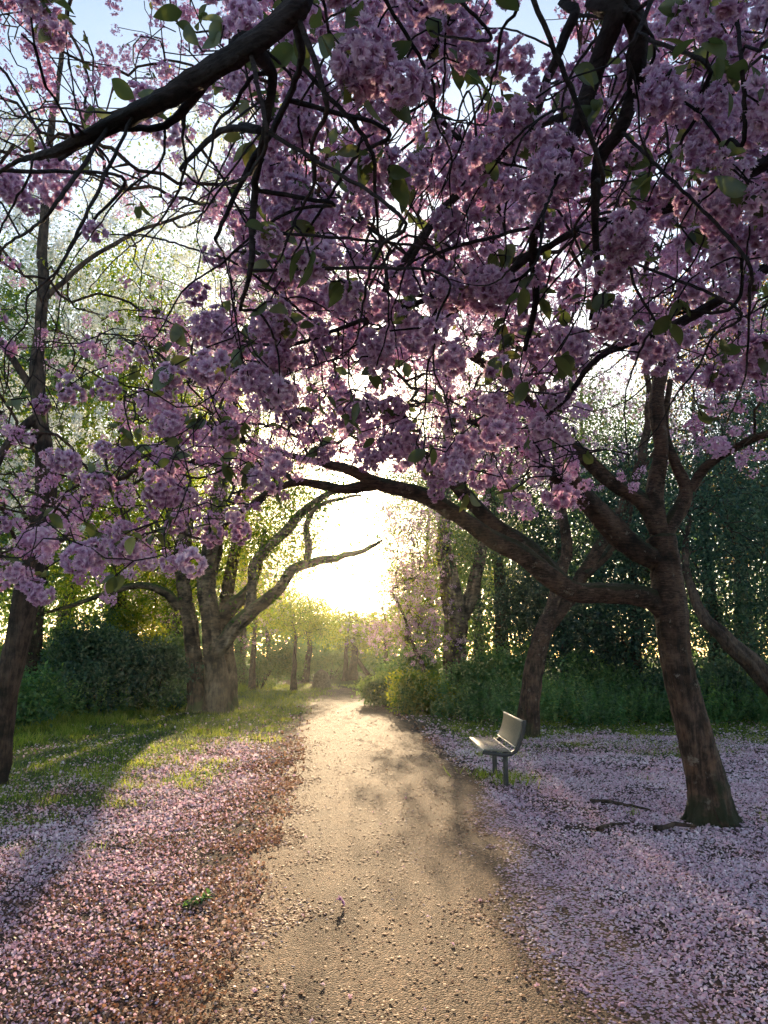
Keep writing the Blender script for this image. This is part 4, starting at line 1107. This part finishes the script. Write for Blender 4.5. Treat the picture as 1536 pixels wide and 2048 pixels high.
def far_wood():
    """the far-off wood that reads as one mass beyond the trees one can tell apart"""
    mb = MB(); n = 42000
    a = rng.uniform(-.62, .62, n); d = rng.uniform(52, 95, n)
    x = a * d
    px, py, _ = project(np.stack([x, d, x * 0 + 2], 1))
    corridor = np.clip(1 - np.abs(px - 680) / 130, 0, 1)
    top = np.interp(np.abs(px - 680), [0, 90, 200, 500, 1000], [3.5, 4.5, 10, 17, 20]) * (.75 + .5 * fbm(px / 60, d / 9, 3))
    z = top * rng.random(n) ** .9
    P = np.stack([x, d, z], 1)
    px, py, _ = project(P)
    P = P[~in_poly(px, py, SKYHOLE) & ~(beam_mask(P) & (rng.random(n) < .9))]
    k = len(P)
    R = frames(rand_dirs(k), None, rng.uniform(.3, .75, k))
    mb.stamp(LEAF_FAR, P, R, rng.uniform(.2, .9, k))
    tag(mb.build('woodland', M['leaf_mid']), 'hazy mass of far green woodland beyond the last separate trees', 'woodland', kind='stuff')
far_wood()

# ------------------------------------------------------------------ bench
def box_bm(mb, lo, hi, bev=.0):
    x0, y0, z0 = lo; x1, y1, z1 = hi
    V = [(x0, y0, z0), (x1, y0, z0), (x1, y1, z0), (x0, y1, z0), (x0, y0, z1), (x1, y0, z1), (x1, y1, z1), (x0, y1, z1)]
    mb.add(V, [(0, 3, 2, 1), (4, 5, 6, 7), (0, 1, 5, 4), (1, 2, 6, 5), (2, 3, 7, 6), (3, 0, 4, 7)])
def sweep(mb, prof, y0, y1, th, ny=1):
    """plate that follows prof (x,z) with thickness th, between y0 and y1"""
    prof = np.asarray(prof, float); T = norm(np.gradient(prof, axis=0)); Nn = np.stack([-T[:, 1], T[:, 0]], 1)
    a = prof + Nn * th / 2; b = prof - Nn * th / 2
    n = len(prof)
    V = np.concatenate([np.column_stack([q[:, 0], np.full(n, yy), q[:, 1]]) for q in (a, b) for yy in (y0, y1)])
    F = []
    for i in range(n - 1):
        F += [(i, i + 1, n + i + 1, n + i), (2 * n + i, 3 * n + i, 3 * n + i + 1, 2 * n + i + 1), (i, 2 * n + i, 2 * n + i + 1, i + 1), (n + i, n + i + 1, 3 * n + i + 1, 3 * n + i)]
    F += [(0, n, 3 * n, 2 * n), (n - 1, 3 * n - 1 - 0, 4 * n - 1, 2 * n - 1)]
    F[-1] = (n - 1, 3 * n - 1, 4 * n - 1, 2 * n - 1)
    mb.add(V, F)
bx, by0, by1 = 1.205, 9.34, 10.72
root = empty('park_bench', (1.5, 10.0, 0), 'grey metal park bench with khaki seat and backrest on two posts beside the path', 'bench')
def bev(o, w_=.006, seg=2):
    m = o.modifiers.new('bevel', 'BEVEL'); m.width = w_; m.segments = seg; m.limit_method = 'ANGLE'; return o
seat_prof = [(bx, .452), (bx + .02, .462), (bx + .1, .458), (bx + .2, .448), (bx + .31, .446)]
mb = MB(); sweep(mb, seat_prof, by0 + .015, by1 - .015, .022); seat = bev(mb.build('seat', M['bench_panel'], root))
mb = MB(); box_bm(mb, (bx - .018, by0 + .01, .440), (bx + .006, by1 - .01, .474)); bev(mb.build('front_rail', M['bench_trim'], root), .008)
mb = MB(); box_bm(mb, (bx + .311, by0 + .01, .436), (bx + .331, by1 - .01, .462)); bev(mb.build('rear_rail', M['bench_trim'], root), .008)
back_prof = [(bx + .385, .505), (bx + .41, .54), (bx + .435, .60), (bx + .46, .68), (bx + .475, .75), (bx + .478, .795)]
mb = MB(); sweep(mb, back_prof, by0 + .015, by1 - .015, .022); bk = bev(mb.build('backrest', M['bench_panel'], root))
mb = MB(); box_bm(mb, (bx + .464, by0 + .01, .792), (bx + .492, by1 - .01, .814)); bev(mb.build('top_rail', M['bench_trim'], root), .008)
mb = MB(); box_bm(mb, (bx + .372, by0 + .01, .488), (bx + .392, by1 - .01, .506)); bev(mb.build('lower_rail', M['bench_trim'], root), .006)
br_prof = [(bx - .01, .436), (bx + .12, .415), (bx + .25, .402), (bx + .33, .410), (bx + .39, .445), (bx + .432, .51), (bx + .468, .60), (bx + .495, .69), (bx + .508, .76), (bx + .508, .808)]
for yy in (by0, by1 - .05):
    mb = MB(); sweep(mb, br_prof, yy, yy + .05, .045); bev(mb.build('side_bracket', M['bench_dark'], root), .006)
for yy in (by0 + .24, by1 - .2):
    mb = MB(); tube(mb, np.array([(bx + .30, yy, z) for z in (-.03, .2, .412)]), np.array([.032] * 3), 14); mb.build('leg', M['bench_dark'], root, smooth=True)

# sticks, sprig and a lone flower
def stick(pts, r, label):
    P = np.array([(*ground_at(a, b)[:2], 0) for a, b in pts]); P[:, 2] = surf(P[:, 0], P[:, 1]) + r * .9 + .006
    Q, rr = catmull(P, np.linspace(r, r * .45, len(P)), .08)
    Q += rng.normal(size=Q.shape) * .006
    mb = MB(); tube(mb, Q, rr, 7, .15); tag(mb.build('stick', M['bark_dark'], smooth=True), label, 'stick', 'fallen sticks')
stick([(1180, 1607), (1230, 1612), (1275, 1622), (1300, 1628)], .022, 'longest dark stick lying on the petals in front of the big cherry trunk')
stick([(1285, 1586), (1330, 1588)], .012, 'short thin stick on petals level with the bench')
stick([(1195, 1664), (1225, 1655), (1258, 1652)], .022, 'short thick stick on the petals, nearer than the longest one')
stick([(1310, 1668), (1350, 1660), (1392, 1664)], .03, 'thick bark piece at the foot of the big leaning cherry')
stick([(190, 1692), (250, 1698), (300, 1706)], .009, 'thin twig on the sunlit petals near the lit grass tufts')
stick([(500, 1482), (530, 1484)], .016, 'small dark stick at the edge of the lit grass')
b = ground_at(683, 1822)
q = MB()
for k in range(3): flower(q, np.array([b[0] + rng.normal() * .012, b[1] + rng.normal() * .012, .05 + k * .012]), norm(rng.normal(size=3) + (0, 0, 1.)), .022, 0)
tag(q.build('fallen_flower', M['petal']), 'single pink cherry flower head standing up in the middle of the path', 'flower')
q = MB(); n = 46
a = ground_at(362, 1822); c = ground_at(425, 1802); t = rng.random(n)
P = a[None] * (1 - t[:, None]) + c[None] * t[:, None] + rng.normal(size=(n, 3)) * .02; P[:, 2] = surf(P[:, 0], P[:, 1]) + .01 + rng.random(n) * .03
q.stamp(LEAF_MID, P, frames(rand_dirs(n) * np.array([1, 1, .4]), np.tile([0, 0, 1.], (n, 1)) + rng.normal(size=(n, 3)) * .4, rng.uniform(.03, .055, n)), rng.uniform(0, .5, n))
rt = empty('leafy_sprig', (a[0], a[1], .02), 'dark green leafy sprig lying on the petals beside the path', 'sprig')
q.build('leaves', M['leaf_mid'], rt)
q = MB(); k_ = np.linspace(0, 1, 6)[:, None]; pp = a[None] * (1 - k_) + c[None] * k_; pp[:, 2] = surf(pp[:, 0], pp[:, 1]) + .02
tube(q, pp, np.full(6, .004), 6); q.build('stem', M['bark_dark'], rt)
import bmesh
# ------------------------------------------------------------------ haze
HAZE = 0.0005
bm = bmesh.new(); bmesh.ops.create_cube(bm, size=1)
hz = bpy.data.meshes.new('haze'); bm.to_mesh(hz); bm.free()
ho = bpy.data.objects.new('haze', hz); C.objects.link(ho)
ho.scale = (820, 820, 28); ho.location = (0, 0, 12.8)
m, T, N, L = new_mat('haze_air'); N.remove(N['Principled BSDF'])
v = N.new('ShaderNodeVolumePrincipled'); v.inputs['Color'].default_value = (.93, .95, .9, 1); v.inputs['Density'].default_value = HAZE; v.inputs['Anisotropy'].default_value = .78
L.new(v.outputs[0], N['Material Output'].inputs['Volume']); hz.materials.append(m)
tag(ho, kind='stuff')
